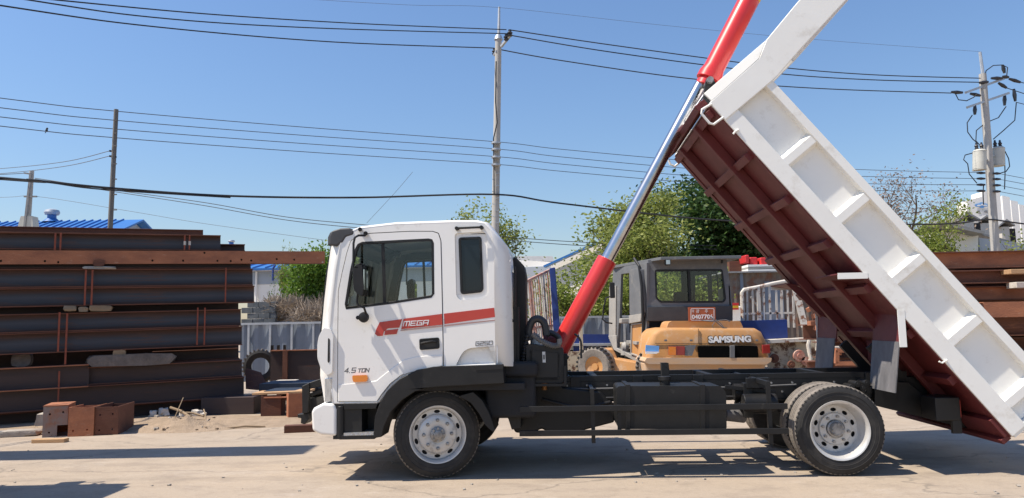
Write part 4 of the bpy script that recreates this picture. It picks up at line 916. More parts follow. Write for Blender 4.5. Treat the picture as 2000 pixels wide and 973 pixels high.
stick('thick brown stick slanting across the rubbish',P(333,796,12.3),P(372,815,12.0),.022)
stick('second brown stick low in the rubbish',P(352,806,12.2),P(398,813,12.1),.018)
stick('short branch upright by the white lid',P(402,824,11.9),P(398,800,12.2),.012)
stick('long dark stick lying on the bare ground',G(440,838.5)+Vector((0,0,.012)),G(518,835)+Vector((0,0,.012)),.014)
for k in range(26):
    px=rr.uniform(272,435); py=rr.uniform(812,846); 
    p=G(px,py); s=rr.uniform(.02,.05)
    if 280<px<425: p.z=.05
    lump('small dark stone chip among the rubbish by the steel stack','stone','stone_chip',p,s*1.6,s,s,'stone' if k%2 else 'soil',rr.random()*3,60+k,'stone chips by the stack',1,.4)
for k in range(60):
    px=rr.uniform(0,1990); py=rr.uniform(865,965); p=G(px,py); s=rr.uniform(.008,.022)
    lump('tiny stone chip lying on the open concrete yard','stone','pebble',p+Vector((0,0,s*.3)),s*1.6,s*1.2,s*.8,'stone',rr.random()*3,160+k,'pebbles on the yard',1,.3)
# ------------------------------------------------------------------ scrap behind the cab front
tw=thing('discarded_tyre_ring','worn lugged tractor tyre leaning against the rusty trough','tyre',P(508,716,16.5),radians(20),None)
tw.rotation_euler=(0,0,radians(15))
R_=.36
MB().lathe([(.19,.02),(.22,0),(.30,-.02),(.345,.0),(.36,.05),(.36,.13),(.345,.18),(.30,.20),(.22,.18),(.19,.16)],n=40,closed=True).build('casing','rubber',tw)
lg=MB()
for i in range(26):
    a=2*pi*i/26
    for s_ in (0,1):
        y0=.0 if s_ else .1; lg.hexa([(.35*cos(a+d1),y0+yy,.35*sin(a+d1)) if rr_==0 else (.385*cos(a+d1),y0+yy,.385*sin(a+d1)) for rr_,d1,yy in ((0,-.05,0),(0,.05,0),(0,.09,.08),(0,-.01,.08),(1,-.04,.0),(1,.04,.0),(1,.08,.08),(1,0,.08))])
lg.build('lug','tread',tw)
def at(px,py,Y): return P(px,py,Y)
# rusty trough
q=[at(528,686,15.5),at(700,684,15.5),at(700,742,15.5),at(528,744,15.5)]
tr=thing('steel_trough','dark rusty steel trough with an upright rib behind the cab front','trough',(q[3].x,15.5,0)); 
wv=q[1].x-q[0].x; zt=q[0].z; zb=q[2].z
MB().box(0,wv,0,.02,zb,zt).build('front_plate','webbrown',tr); MB().box(0,wv,.03,1.0,zb,zb+.02).build('base_plate','rust',tr)
MB().box(0,.02,.03,1.0,zb,zt).build('end_plate','rust',tr); MB().box(0,wv,-.04,.06,zt,zt+.02).build('rim','rustlight',tr)
MB().box(.26,.36,-.05,-.002,zb,zt).build('rib','rustmid',tr); 
for k in range(3): MB().box(-.02+.13*k,.03+.13*k,.05,.1,zt+.02,zt+.12).build('lug_pin','black',tr)
for k,x in enumerate((.1,1.0)): MB().box(x,x+.12,.1,.9,0,zb).build('foot','rust',tr)
hp=thing('steel_plate','bent dark rusty plate leaning at the right end of the stack','steel plate',(0,0,0))
MB().poly([at(479,722,14.0),at(506,730,14.0),at(522,762,13.9),at(500,762,13.7),at(480,760,13.8)],[p+Vector((.02,.05,.02)) for p in (at(479,722,14.0),at(506,730,14.0),at(522,762,13.9),at(500,762,13.7),at(480,760,13.8))]).build('plate','rust',hp)
def slab(label,name,cat,px0,px1,py0,Y0,dep,h,m,Z=None,tilt=0,group=None):
    a=at(px0,py0,Y0); b_=at(px1,py0,Y0); z=a.z if Z is None else Z
    return tag(MB().hexa([(a.x,Y0,z-h),(b_.x,Y0,z-h+tilt),(b_.x,Y0+dep,z-h+tilt),(a.x,Y0+dep,z-h),(a.x,Y0,z),(b_.x,Y0,z+tilt),(b_.x,Y0+dep,z+tilt),(a.x,Y0+dep,z)]).build(name,m,bevel=.004),label,cat,group)
slab('dark blue steel sheet under the rusty trough','steel_sheet','steel sheet',506,640,750,13.6,.8,.16,'navy')
slab('dark green sheet lying on the pale planks','green_sheet','sheet',515,600,764,12.9,.7,.02,'navy')
slab('long pale plank with broken edge on the rusty box frames','wooden_plank','plank',492,600,768,12.7,.5,.035,'woodpale',tilt=.02)
slab('orange broken board beneath the pale plank','broken_board','board',515,580,776,12.65,.4,.02,'rustlight')
openbox('dark rusty box frame under the pale plank, further from the bumper',G(509,816),G(548,815),.35,.36,'rust')
openbox('bright rusty box with a centre seam beside the black front guard','' or G(563,818),G(594,816),.3,.40,'rustlight',holes=())
tag(MB().box(*sum([[G(440,806).x-.3,G(505,806).x],[13.2,13.8],[0,.3]],[])).build('steel_offcut','webbrown',bevel=.01),'low dark rusty offcut between the stack and the box frames','steel offcut')
slab('pale orange scrap lump in front of the trough','scrap_piece','scrap',536,575,744,14.6,.3,.05,'paper')
o=MB().bar(tuple(G(556,845)+Vector((0,0,.05))),tuple(G(626,842)+Vector((0,0,.05))),.16,.10).build('timber_beam','rust',bevel=.004); tag(o,'dark brown timber beam on the ground under the front bumper','timber')

# ------------------------------------------------------------------ sheet metal fence, block wall, brush
FY=21.5
def fence(label,x0,x1,top,bot,Y):
    a=at(x0,top,Y); b_=at(x1,top,Y); t=thing('sheet_fence',label,'fence',(a.x,Y,0)); W_=b_.x-a.x; zt=(a.z+b_.z)/2
    pts=[]; n=int(W_/.10)
    V=[];Fc=[]
    for i in range(n+1):
        x=W_*i/n; y=.0 if i%4 in (0,1) else .035
        V+=[(x,y,0),(x,y,zt)]
    Fc=[(2*i,2*i+2,2*i+3,2*i+1) for i in range(n)]
    MB().add(V,Fc).build('sheet','sheet',t,smooth=False)
    MB().box(0,W_,-.07,-.02,zt-.02,zt+.04).build('top_rail','galv',t)
    k=0.25
    while k<W_:
        MB().box(k-.03,k+.03,-.06,-.01,0,zt-.021).build('fence_post','galv',t); k+=.62
    return zt
fence('pale blue sheet metal fence with steel posts left of the cab',470,760,631,730,21.5)
fence('blue grey sheet metal fence behind the excavator',1040,1262,620,720,22.3)
bw=thing('block_wall','dark grey concrete block wall behind the fence','wall',(at(472,590,23).x,23,0)); a=at(472,590,23); b_=at(539,586,23)
MB().box(0,b_.x-a.x,0,.2,0,a.z-.7).build('wall_base','block',bw)
for r in range(4):
    for c in range(3):
        w_=(b_.x-a.x)/3; z=a.z-.7+.175*r; sh=.5*w_ if r%2 else 0
        x0=c*w_+sh; x1=min(x0+w_-.012,b_.x-a.x)
        if x1>x0+.05: MB().box(x0,x1,-.01+.01*((r+c)%2),.19,z+.004,z+.17).build('block','block',bw,bevel=.006)
lw=slab('low grey concrete wall beneath the dry brush','low_wall','wall',538,690,628,23.2,.2,1.2,'sheet')

# ------------------------------------------------------------------ trees and plants
def leafmesh(pts, size, rng, m, name, parent, upbias=.5, asp=.5):
    V=[];Fc=[]; k=0
    for p in pts:
        s=size*rng.uniform(.6,1.3); d=Vector((rng.gauss(0,1),rng.gauss(0,1),rng.gauss(-.2,.6))).normalized()
        n_=Vector((rng.gauss(0,1),rng.gauss(0,1),rng.gauss(upbias,.8))); sd=d.cross(n_)
        if sd.length<1e-3: continue
        sd.normalize(); a=d*s; b_=sd*s*asp
        q=Vector(p); V+=[q-a*.5, q+b_*.5, q+a*.5, q-b_*.5]; Fc.append((k,k+1,k+2,k+3)); k+=4
    me=bpy.data.meshes.new(name); me.from_pydata(V,[],Fc); me.materials.append(M[m]); o=bpy.data.objects.new(name,me); col.objects.link(o); o.parent=parent; return o
def tree(name,label,cat,base,h,spread,m,seed,leaves=5000,lsize=.13,trunk=.10,levels=4,group=None,crown0=.25,bend=.25,cl=.22,shape=1.0,twigs=True,upb=.35,asp=.5,barkm='bark',wd=1):
    rng=random.Random(seed); base=Vector((base[0],base[1],0)); t=thing(name,label,cat,base,0,group); tips=[]; tb=MB()
    def grow(p,d,ln,r,lv):
        n=5; path=[p]; q=p.copy(); dd=d.copy()
        for i in range(n):
            dd=(dd+Vector((rng.gauss(0,bend),rng.gauss(0,bend),rng.gauss(.03,bend*.6)))*.45).normalized(); q=q+dd*ln/n; path.append(q.copy())
            if lv<=levels-2 and i>0 or (lv==levels-1): tips.append((q.copy(),lv))
        tb.tube(path,r,6 if lv>1 else 8,rs=[r*(1-.65*i/n) for i in range(n+1)])
        if lv<=0: return
        k=rng.randint(3,4) if lv<levels else 7
        for j in range(k):
            f=rng.uniform(.35,1) if lv<levels else crown0+(1-crown0)*(j+.3)/k
            bp_=path[min(n,int(f*n))]; ang=rng.uniform(0,2*pi); el_=rng.uniform(.15,.9)
            nd=(Vector((cos(ang),sin(ang),0))*spread+Vector((0,0,el_))+dd*.35).normalized()
            grow(bp_,nd,ln*(rng.uniform(.42,.6) if lv==levels else rng.uniform(.5,.72)),r*.45,lv-1)
    grow(Vector((0,0,0)),Vector((0,0,1)),h*.72,trunk,levels)
    tb.build('trunk',barkm,t,recalc=False,weld=False)
    low=[q for q,l in tips if l<=1]
    pts=[]
    zmax=max(q.z for q in low); sc=h/zmax
    wts=[rng.random()**2.2 for q in low]; pick=rng.choices(low,weights=wts,k=leaves)
    for i in range(leaves):
        q=pick[i]; g_=abs(rng.gauss(0,1)); pts.append(q+Vector((rng.gauss(0,cl),rng.gauss(0,cl),rng.gauss(0,cl*.8))))
    leafmesh(pts,lsize,rng,m,'crown',t,upb,asp)
    t.scale=(wd,wd,sc)
    return t
# left of the cab
tree('bush','bright green leafy bush at the left edge of the windscreen','bush',at(631,600,25),4.0,.7,'leafbush',11,14000,.15,.06,3,crown0=.12,cl=.30,wd=.72)
tree('small_tree','small bright tree rising above the girder end','tree',at(562,600,28),4.8,.35,'leafbright',12,1300,.16,.05,3,cl=.2,crown0=.6,wd=.35)
tree('bush','lower green shrub in front of the blue roofed workshop','bush',at(532,600,25.5),3.2,.28,'leafbush',13,500,.13,.04,3,wd=.35,cl=.14,crown0=.2)
tree('sapling','thin sparse sapling beside the sun visor','tree',at(646,600,27),4.8,.35,'leafmid',14,500,.15,.03,3,cl=.18)
def brush(label,x0,x1,top,bot,Y,seed,n=2600,m='leafdry'):
    rng=random.Random(seed); a=at(x0,bot,Y); b_=at(x1,top,Y); V=MB(); 
    o_=[]; k=0; VV=[];FF=[]
    for i in range(n):
        u=rng.random(); hh=(b_.z-a.z)*(.55+.45*abs(sin(u*7+seed))); x=a.x+(b_.x-a.x)*u; z=a.z+rng.random()**.8*hh; y=Y+rng.uniform(-.6,.6)
        d=Vector((rng.gauss(0,1),rng.gauss(0,.6),rng.gauss(.4,.8))).normalized()*rng.uniform(.15,.45); s=Vector((.012,.0,.012))
        p=Vector((x,y,z)); sd=d.cross(Vector((0,1,.3))).normalized()*.013
        VV+=[p-sd,p+sd,p+d+sd*.4,p+d-sd*.4]; FF.append((k,k+1,k+2,k+3)); k+=4
    me=bpy.data.meshes.new('dry_brush'); me.from_pydata(VV,[],FF); me.materials.append(M[m]); o=bpy.data.objects.new('dry_brush',me); col.objects.link(o)
    return tag(o,label,None,None,'stuff')
brush('tangled dry grey brush over the low wall left of the cab',530,640,590,632,24,1,5000)
brush('dry grey twigs heaped on the block wall',530,575,590,615,23.6,2,900)
brush('dry brush low in front of the windscreen',580,720,603,632,22.6,3,2600)
# behind the cab roof and right
tree('small_tree','small feathery tree behind the cab roof, left of the concrete pole','tree',at(921,560,30),6.5,.22,'leafmid',15,1700,.17,.06,3,cl=.22)
tree('small_tree','small feathery tree right of the concrete pole behind the cab','tree',at(997,560,30),6.4,.18,'leafmid',16,1500,.17,.06,3,cl=.2)
tree('locust_tree','large pale green tree behind the hydraulic cylinder','tree',at(1285,560,30),6.6,.80,'leafmid',17,19000,.19,.16,4,cl=.36,wd=.95)
tree('locust_tree','loose branched pale tree left of the larger one','tree',at(1188,560,29),6.3,.62,'leafmid',23,9500,.17,.10,4,cl=.34)
tree('evergreen_tree','dense dark green tree under the raised bed','tree',at(1432,560,33),7.4,1.0,'leafdark',18,34000,.26,.2,4,cl=.7,group=None)
for k,(px,Y,h,n,lb) in enumerate(((1120,24.5,2.9,2600,'bright green shrub behind the blue post of the cage'),(1170,24.5,3.6,3600,'bright green shrub behind the red sleeve of the cylinder'),(1225,25,3.2,2600,'bright green shrub behind the excavator mirror'),(1090,26,3.3,1400,'low green shrub beside the white gable'),(1340,26,3.4,4200,'green shrub seen through the excavator window'),(1450,26,3.3,2200,'green shrub between the excavator and the cage'))):
    tree('shrub',lb,'shrub',at(px,600,Y),h,.75,'leafbright',30+k,n,.14,.05,3,cl=.26,crown0=.15,group='shrubs behind the fence')
tree('small_tree','green tree beside the white house on the right','tree',at(1815,560,30),6.3,.62,'leafbright',19,12000,.18,.12,4,cl=.36,wd=.6)
tree('bare_tree','brownish nearly bare tree beyond the raised bed','tree',at(1742,560,38),8.6,.8,'leafbud',20,4200,.14,.16,4,cl=.45)
tree('small_tree','bush like green tree at the right edge below the power pole','tree',at(1975,560,32),5.2,.7,'leafmid',21,1800,.17,.1,3,cl=.3)

# ------------------------------------------------------------------ far buildings
def gable(name,label,x0,x1,eave,ridge,Y,dep,wall,roof,nearh=None,ribs=0,lean=0,band=None,open_=True):
    """long side faces the camera: eave height line and ridge from the photograph at depth Y"""
    a=at(x0,eave,Y); b_=at(x1,eave,Y); r=at((x0+x1)/2,ridge,Y+dep/2); t=thing(name,label,'building',(a.x,Y,0)); W_=b_.x-a.x; ze=(a.z+b_.z)/2; zr=r.z
    MB().box(0,W_,0,dep,0,ze).build('wall',wall,t)
    MB().prism([(0,0),(0,0)],0,0) if 0 else None
    gm=MB(); 
    for x in (0.0,W_-.05): gm.add([(x,0,ze),(x+.05,0,ze),(x+.05,dep,ze),(x,dep,ze),(x,dep/2,zr-.05),(x+.05,dep/2,zr-.05)],[(0,4,3),(1,2,5),(0,1,5,4),(3,4,5,2),(0,3,2,1)])
    gm.build('gable_end',wall,t)
    rf=MB(); o=.4
    for s_ in (0,1):
        y0=-o if s_==0 else dep+o; zz=ze-(zr-ze)*o/(dep/2)
        rf.hexa([(-.5,y0,zz),(W_+.5,y0,zz),(W_+.5,dep/2,zr),(-.5,dep/2,zr),(-.5,y0,zz+.1),(W_+.5,y0,zz+.1),(W_+.5,dep/2,zr+.1),(-.5,dep/2,zr+.1)])
    rb=rf.build('roof',roof,t)
    if ribs:
        m_=MB(); n=int(W_/ribs)
        for i in range(n+1):
            x=-.45+ribs*i; zz=ze-(zr-ze)*o/(dep/2); m_.hexa([(x,-o,zz+.1),(x+.09,-o,zz+.1),(x+.09,dep/2,zr+.1),(x,dep/2,zr+.1),(x+.02,-o,zz+.17),(x+.07,-o,zz+.17),(x+.07,dep/2,zr+.17),(x+.02,dep/2,zr+.17)])
        m_.build('roof_seam',roof,rb)
    if band:
        MB().box(-.01,W_+.01,-.02,-.003,band[0],band[1]).build('wall_band',band[2],t)
    return t,W_,ze,zr
t,W_,ze,zr=gable('factory','large workshop with ribbed blue roof behind the left stack',-260,223,455,438,38,4,'greywall','blueroof',ribs=.42)
vt=at(101,430,40); v=thing('roof_ventilator','round white turbine ventilator on the ribbed blue roof','ventilator',(vt.x,40,zr+.05)); v.scale=(.62,.62,.62) 
MB().lathe([(.75,0),(.36,.35),(.36,.6)],ax='z',n=20).build('base_cone','blueroof',v); MB().lathe([(.3,.6),(.55,.65),(.62,.85),(.55,1.05),(.25,1.15),(0,1.17)],ax='z',n=24).build('turbine','galv',v)
vt=at(452,470,50); v=thing('roof_ventilator','small distant turbine ventilator just right of the stack top','ventilator',(vt.x,50,at(452,480,50).z)); v.scale=(.45,.45,.45) 
MB().lathe([(.6,-.6),(.33,.35),(.33,.5)],ax='z',n=20).build('base_cone','blueroof',v); MB().lathe([(.28,.5),(.45,.53),(.5,.65),(.45,.8),(.2,.86),(0,.87)],ax='z',n=20).build('turbine','galv',v)
gable('workshop','distant blue roofed workshop hidden low behind the stack',330,425,500,484,50,3,'greywall','blueroof',ribs=.5)
t,W_,ze,zr=gable('workshop','long workshop with blue roof and grey and white wall left of the cab',492,985,522,505,36,9,'whitewall','blueroof',ribs=.6,band=(at(500,556,36).z,at(500,531,36).z,'greywall'))
a=at(501,540,35.9); MB().cyl((a.x-at(492,534,36).x,-.1,0),(a.x-at(492,534,36).x,-.1,ze-.1),.05).build('drain_pipe','whitewall',t)
b_=at(537,540,35.5); 
tag(MB().tube([(b_.x,35.2,at(537,549,35.5).z),(b_.x,35.2,at(537,525,35.5).z),(b_.x+.25,35.2,at(540,512,35.5).z)],.05).build('flue_pipe','bluepaint'),'dark flue pipe in front of the blue roof behind the girder','flue')
# white gabled hall with blue verge behind the cylinder
def poly_building(name,label,outline,Y,dep,m,rot=0):
    p0=at(outline[0][0],outline[0][1],Y); t=thing(name,label,'building',(p0.x,Y,0),rot); pts=[]; e_=Vector((cos(rot),sin(rot),0)); nn=Vector((-sin(rot),cos(rot),0))
    for a,b_ in outline: q=onplane(a,b_,p0,nn); pts.append(((q-p0).dot(e_),max(0,q.z)))
    MB().prism(pts,0,dep).build('wall',m,t)
    return t,p0
t,p0=poly_building('hall','white gabled hall with blue roof edge behind the hydraulic cylinder',[(1076,760),(1076,517),(1165,477),(1230,470),(1262,500),(1262,760)],34,3,'whitewall',radians(-24))
hn=Vector((-sin(radians(-24)),cos(radians(-24)),0)); hp0=Vector((p0.x,34,0)); q=[Matrix.Rotation(radians(24),4,'Z')@(onplane(a,b_,hp0-hn*.25,hn)-hp0)+hp0 for a,b_ in ((1064,521),(1150,482),(1166,475),(1235,466))]
MB().bar(tuple(q[0]-Vector((p0.x,34,0))),tuple(q[2]-Vector((p0.x,34,0))),.3,.09).bar(tuple(q[2]-Vector((p0.x,34,0))),tuple(q[3]-Vector((p0.x,34,0))),.3,.09).build('roof_edge','blueroof',t)
t,p0=poly_building('flat_hall','low white hall with solar panels behind the cab rear',[(980,760),(980,506),(1078,512),(1078,760)],37,3,'whitewall',radians(-20))
MB().box(0,3,-.05,-.003,2.0,at(1000,524,37).z).build('grey_band','greywall',t)  # grey band across the hall front
sp_=thing('solar_panel','dark tilted solar panels on the low white hall','solar panel',(at(1010,500,38).x,38,at(1010,516,38).z))
MB().hexa([(0,0,.1),(1.9,0,.05),(1.9,1.5,.45),(0,1.5,.5),(0,0,.16),(1.9,0,.11),(1.9,1.5,.51),(0,1.5,.56)]).build('panel','greyroof',sp_); MB().box(.1,.2,.1,.2,0,.12).box(1.6,1.7,.1,.2,0,.1).box(.1,.2,1.3,1.4,0,.42).box(1.6,1.7,1.3,1.4,0,.4).build('stand','galv',sp_)
# right side house and saw-tooth factory
t,p0=poly_building('house','white walled house with shallow grey roof by the power pole',[(1835,720),(1835,452),(1911,458),(1911,720)],34,2,'whitewall')
hs=MB(); q0=at(1820,436,33.5)-Vector((p0.x,34,0)); q1=at(1911,457,33.5)-Vector((p0.x,34,0)); q2=at(2040,470,38)-Vector((p0.x,34,0))
MB().bar(tuple(q0),tuple(q1),.9,.14).build('roof_edge','greyroof',t); MB().hexa([(q0.x,q0.y,q0.z),(q1.x,q1.y,q1.z),(q2.x,6,q2.z),(q0.x+3,8,q0.z+.2),(q0.x,q0.y,q0.z+.1),(q1.x,q1.y,q1.z+.1),(q2.x,6,q2.z+.1),(q0.x+3,8,q0.z+.3)]).build('roof','greyroof',t)
w2=at(1911,458,34); w3=at(2060,462,40); c0=Vector((w2.x-p0.x,0,0)); c1=Vector((w3.x-p0.x,6,0)); zz=w2.z-.15
MB().poly([(c0.x+.01,0,0),(c1.x,6,0),(c1.x,6,zz),(c0.x+.01,0,zz)],[(c0.x,.2,0),(c1.x-.1,6.2,0),(c1.x-.1,6.2,zz),(c0.x,.2,zz)]).build('side_wall','greywall',t)
d0=c0+(c1-c0)*.13; d1=c0+(c1-c0)*.19
MB().poly([(d0.x,d0.y-.03,0),(d1.x,d1.y-.03,0),(d1.x,d1.y-.03,zz-.5),(d0.x,d0.y-.03,zz-.5)],[(d0.x,d0.y,0),(d1.x,d1.y,0),(d1.x,d1.y,zz-.5),(d0.x,d0.y,zz-.5)]).build('door','dark',t)
x0=at(1862,490,33.9).x-p0.x; MB().box(x0-.9,x0+.15,-.03,-.003,1.5,at(1862,482,33.9).z).build('window','dark',t)
for k,(xa,xb,tp,bt,Y) in enumerate(((1878,1903,432,450,42),(1915,1935,436,448,44),(1956,1972,443,455,46))):
    a=at(xa,tp,Y); b_=at(xb,bt,Y); d_=thing('roof_monitor',('cream roof monitor left of the power pole, furthest left','cream roof monitor directly left of the power pole','cream roof monitor right of the power pole')[k],'roof vent',(a.x,Y,b_.z-1)); W2=b_.x-a.x; H2=a.z-b_.z+1
    MB().box(0,W2,0,2,0,H2).build('cheek','creamwall',d_); MB().prism([(-.25,H2),(W2/2,H2+.35),(W2+.25,H2),(W2+.25,H2+.1),(W2/2,H2+.47),(-.25,H2+.1)],-.2,2.2).build('roof','greyroof',d_)
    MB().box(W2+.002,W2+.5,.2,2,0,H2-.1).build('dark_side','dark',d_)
fY=62
t,p0=poly_building('saw_tooth_factory','tall white factory with stepped saw-tooth roof and blue cloud emblem',[(1892,700),(1889,392),(1918,384),(1918,375),(1932,373),(1932,700)],fY,1.5,'whitewall')
fx_=[(1932,373,1953,376),(1957,382,1972,385),(1974,391,1988,394),(1990,399,2006,402),(2008,407,2024,410)]
for k,(xa,ya,xb,yb) in enumerate(fx_):
    Y0=fY+.05+4*k; a=at(xa,ya,Y0); b_=at(xb,yb,Y0); bb=at(fx_[k+1][0] if k<4 else 2040, 430, Y0+4)
    MB().poly([(a.x-p0.x,Y0-fY,0),(b_.x-p0.x,Y0-fY,0),(b_.x-p0.x,Y0-fY,b_.z),(a.x-p0.x,Y0-fY,a.z)],[(a.x-p0.x+.4,Y0-fY+4,0),(b_.x-p0.x+.6,Y0-fY+3,0),(b_.x-p0.x+.6,Y0-fY+3,b_.z-3.2),(a.x-p0.x+.4,Y0-fY+4,a.z-.8)]).build('saw_tooth_bay','whitewall',t)
def E_(px,py): q=at(px,py,fY-.06); return (q.x-p0.x,q.z)
em=MB(); c=E_(1917.5,401); rx=abs(E_(1931,401)[0]-c[0]); rz=abs(E_(1917,407)[1]-c[1])
em.plate([ell(c[0]-rx*.42,c[1],rx*.58,rz*.55,20)],-.06,.02).plate([ell(c[0]+rx*.42,c[1],rx*.58,rz*.55,20)],-.07,.02).plate([ell(c[0],c[1],rx*.45,rz*.95,20)],-.085,.02)
em.build('emblem','skyblue',t)
em=MB(); em.plate([ell(c[0]-rx*.45,c[1]-.02,rx*.30,rz*.25,16)],-.10,.01).plate([ell(c[0]+rx*.45,c[1]-.02,rx*.30,rz*.25,16)],-.10,.01).plate([ell(c[0],c[1]+rz*.2,rx*.16,rz*.3,16)],-.11,.01); em.build('emblem_highlight','letterwhite',t)
a=E_(1909,417.5); b_=E_(1913.5,411); MB().text('경',a[0],b_[0],a[1],b_[1],-.03,.02).build('sign_character','lettergrey',t)
a=E_(1922.5,417); b_=E_(1928.5,410.5); MB().text('석',a[0],b_[0],a[1],b_[1],-.03,.02).build('sign_character','lettergrey',t)

# ------------------------------------------------------------------ poles
def pole(name,label,top,bot,Y,r0,r1,m,capm=None):
    a=at(top[0],top[1],Y); b_=at(bot[0],bot[1],Y); d=(a-b_)/(a.z-b_.z); base=b_-d*b_.z
    t=thing(name,label,'utility pole',(base.x,Y,0)); MB().cyl((0,0,-.3),tuple(a-Vector((base.x,Y,0))),r0,r1,14).build('shaft',m,t); t['_b']=0; del t['_b']; return t,Vector((base.x,Y,0))
cp,cb=pole('utility_pole','tall pale concrete utility pole rising behind the cab',(973.5,75),(967,445),22.5,.135,.10,'concretepole')
def rel(px,py,Y,b): return tuple(at(px,py,Y)-b)
MB().cyl(rel(974,72,22.5,cb),rel(975,14,22.5,cb),.05,.035,8).build('top_rod','galv',cp)
MB().bar(rel(979,91,22.4,cb),rel(996,70,22.0,cb),.07,.07).bar(rel(970,100,22.4,cb),rel(965,108,22.8,cb),.06,.06).build('crossarm','galv',cp)
for a,b_,Y in (((996,72),(996,57),22.0),((989,80),(989,67),22.1),((966,108),(966,94),22.8)):
    MB().lathe([(.0,0),(.05,0),(.085,.05),(.05,.08),(.09,.12),(.05,.16),(.05,.22),(0,.23)],rel(a[0],a[1],Y,cb),12,ax='z').build('insulator','insul',cp)
MB().cyl(rel(973.5,78,22.5,cb),rel(973.5,70,22.5,cb),.14,.10,12).build('pole_cap','galv',cp)
for py in (278,291,306,321): MB().cyl(rel(969,py,22.3,cb),rel(969,py+3,22.3,cb),.15,n=12).bar(rel(962,py,22.3,cb),rel(975,py+1,22.3,cb),.04,.04).build('cable_bracket','galv',cp)
for k in range(9):
    py=340+k*12; MB().bar(rel(967.5,py,22.35,cb),rel(961.5 if k%2 else 975,py-2,22.35,cb),.02,.02).build('step_bolt','galv',cp)
MB().tube([rel(969,120,22.3,cb),rel(968,200,22.3,cb),rel(971,240,22.3,cb),rel(964,270,22.3,cb),rel(965,380,22.3,cb)],.02,6).build('down_lead','wire',cp)
lp,lb_=pole('utility_pole','old dark pole above the left stack',(227,214),(215,447),17,.065,.05,'darkpole')
MB().bar(rel(214,295,17,lb_),rel(226,296,17,lb_),.04,.04).bar(rel(214,305,17,lb_),rel(227,307,17,lb_),.04,.04).build('crossarm','wire',lp)
for py in (235,260,285,320,350,380,410): MB().bar(rel(222,py,16.9,lb_),rel(228,py,16.9,lb_),.025,.025).build('step_bolt','darkpole',lp)
fp,fb=pole('utility_pole','grey steel clad pole at the far left above the blue roof',(62,334),(54,447),30,.11,.09,'concretepole')
MB().bar(rel(48,447,29.8,fb),rel(60,340,29.8,fb),.08,.08).bar(rel(47,338,29.8,fb),rel(60,340,29.8,fb),.06,.06).bar(rel(47,384,29.8,fb),rel(72,384,29.8,fb),.06,.06).build('conduit','greyroof',fp)
MB().prism([(-.35,0),(.35,0),(.25,.6),(-.2,.6)],-.2,.2).build('pole_cap_box','transf',fp,loc=rel(55,452,30,fb))
rp_,rb_=pole('utility_pole','concrete power pole with two transformers at the right edge',(1919,145),(1945,500),26,.16,.12,'concretepole')
MB().cyl(rel(1920,147,26,rb_),rel(1914,102,26,rb_),.06,.05,8).build('top_rod','galv',rp_)
MB().bar(rel(1886,181,25.7,rb_),rel(1960,154,26.3,rb_),.08,.08).bar(rel(1889,210,25.7,rb_),rel(1970,182,26.3,rb_),.08,.08).build('crossarm','galv',rp_)
def trans(px,top,bot,w_,Y,lbl):
    a=at(px,top,Y)-rb_; b_=at(px,bot,Y)-rb_; r=w_*Y/1450/2
    o=MB().cyl(tuple(b_),tuple(a),r,n=20).cyl(tuple(b_-Vector((0,0,.03))),tuple(b_),r*1.05,n=20).cyl(tuple(a),tuple(a+Vector((0,0,.06))),r*1.05,r*.8,20).build('transformer','transf',rp_)
    for dx in (-.09,.09): MB().lathe([(.0,.05),(.045,.05),(.07,.1),(.045,.14),(.07,.19),(.04,.24),(.03,.32),(0,.33)],(a.x+dx,a.y,a.z),10,ax='z').build('bushing','insul',o)
    MB().bar(tuple(a-Vector((0,0,.2))),rel(1930,(top+bot)/2,26,rb_),.06,.06).build('bracket','galv',o)
trans(1913,296,331,24,25.6,''); trans(1949,291,323,24,26.2,'')
def ins(px,py,px2,py2,Y,r=.07): MB().tube([rel(px,py,Y,rb_),rel((px+px2)/2,(py+py2)/2,Y,rb_),rel(px2,py2,Y,rb_)],r,8,rs=[r*.6,r,r*.6]).build('insulator','insul',rp_)
for s_ in ((1858,180,1880,181,25.7),(1895,183,1915,187,25.8),(1936,153,1958,153,26),(1958,150,1970,151,26),(1971,154,1993,161,26.2),(1950,162,1966,172,26.2),(1904,206,1904,224,25.8),(1962,184,1962,206,26.3),(1980,174,1983,198,26.3),(1958,127,1962,143,26.2),(1913,162,1930,160,25.9)): ins(*s_)
for py in (338,349,361,373): ins(1908,py,1924,py,25.8,.05); ins(1940,py+1,1954,py+1,25.8,.05)
def lead(pts,Y): MB().tube([rel(a,b_,Y,rb_) for a,b_ in pts],.018,6).build('jumper_lead','wire',rp_)
lead([(1866,183),(1872,195),(1888,197),(1902,190),(1908,184)],25.7); lead([(1923,152),(1926,138),(1940,128),(1958,127),(1968,132),(1966,150)],26); lead([(1899,225),(1889,240),(1890,258),(1900,272),(1912,282)],25.8)
lead([(1965,208),(1950,230),(1925,240),(1907,255),(1906,275),(1914,284)],26); lead([(1985,200),(1982,235),(1960,255),(1940,272)],26.2); lead([(1900,299),(1885,303),(1882,312),(1890,320),(1893,340),(1908,358)],25.7)
lead([(1961,292),(1970,310),(1972,325),(1965,335),(1955,338)],26.2); lead([(1962,300),(1963,340),(1962,370)],26.2); lead([(1921,362),(1920,378),(1921,400)],25.8)
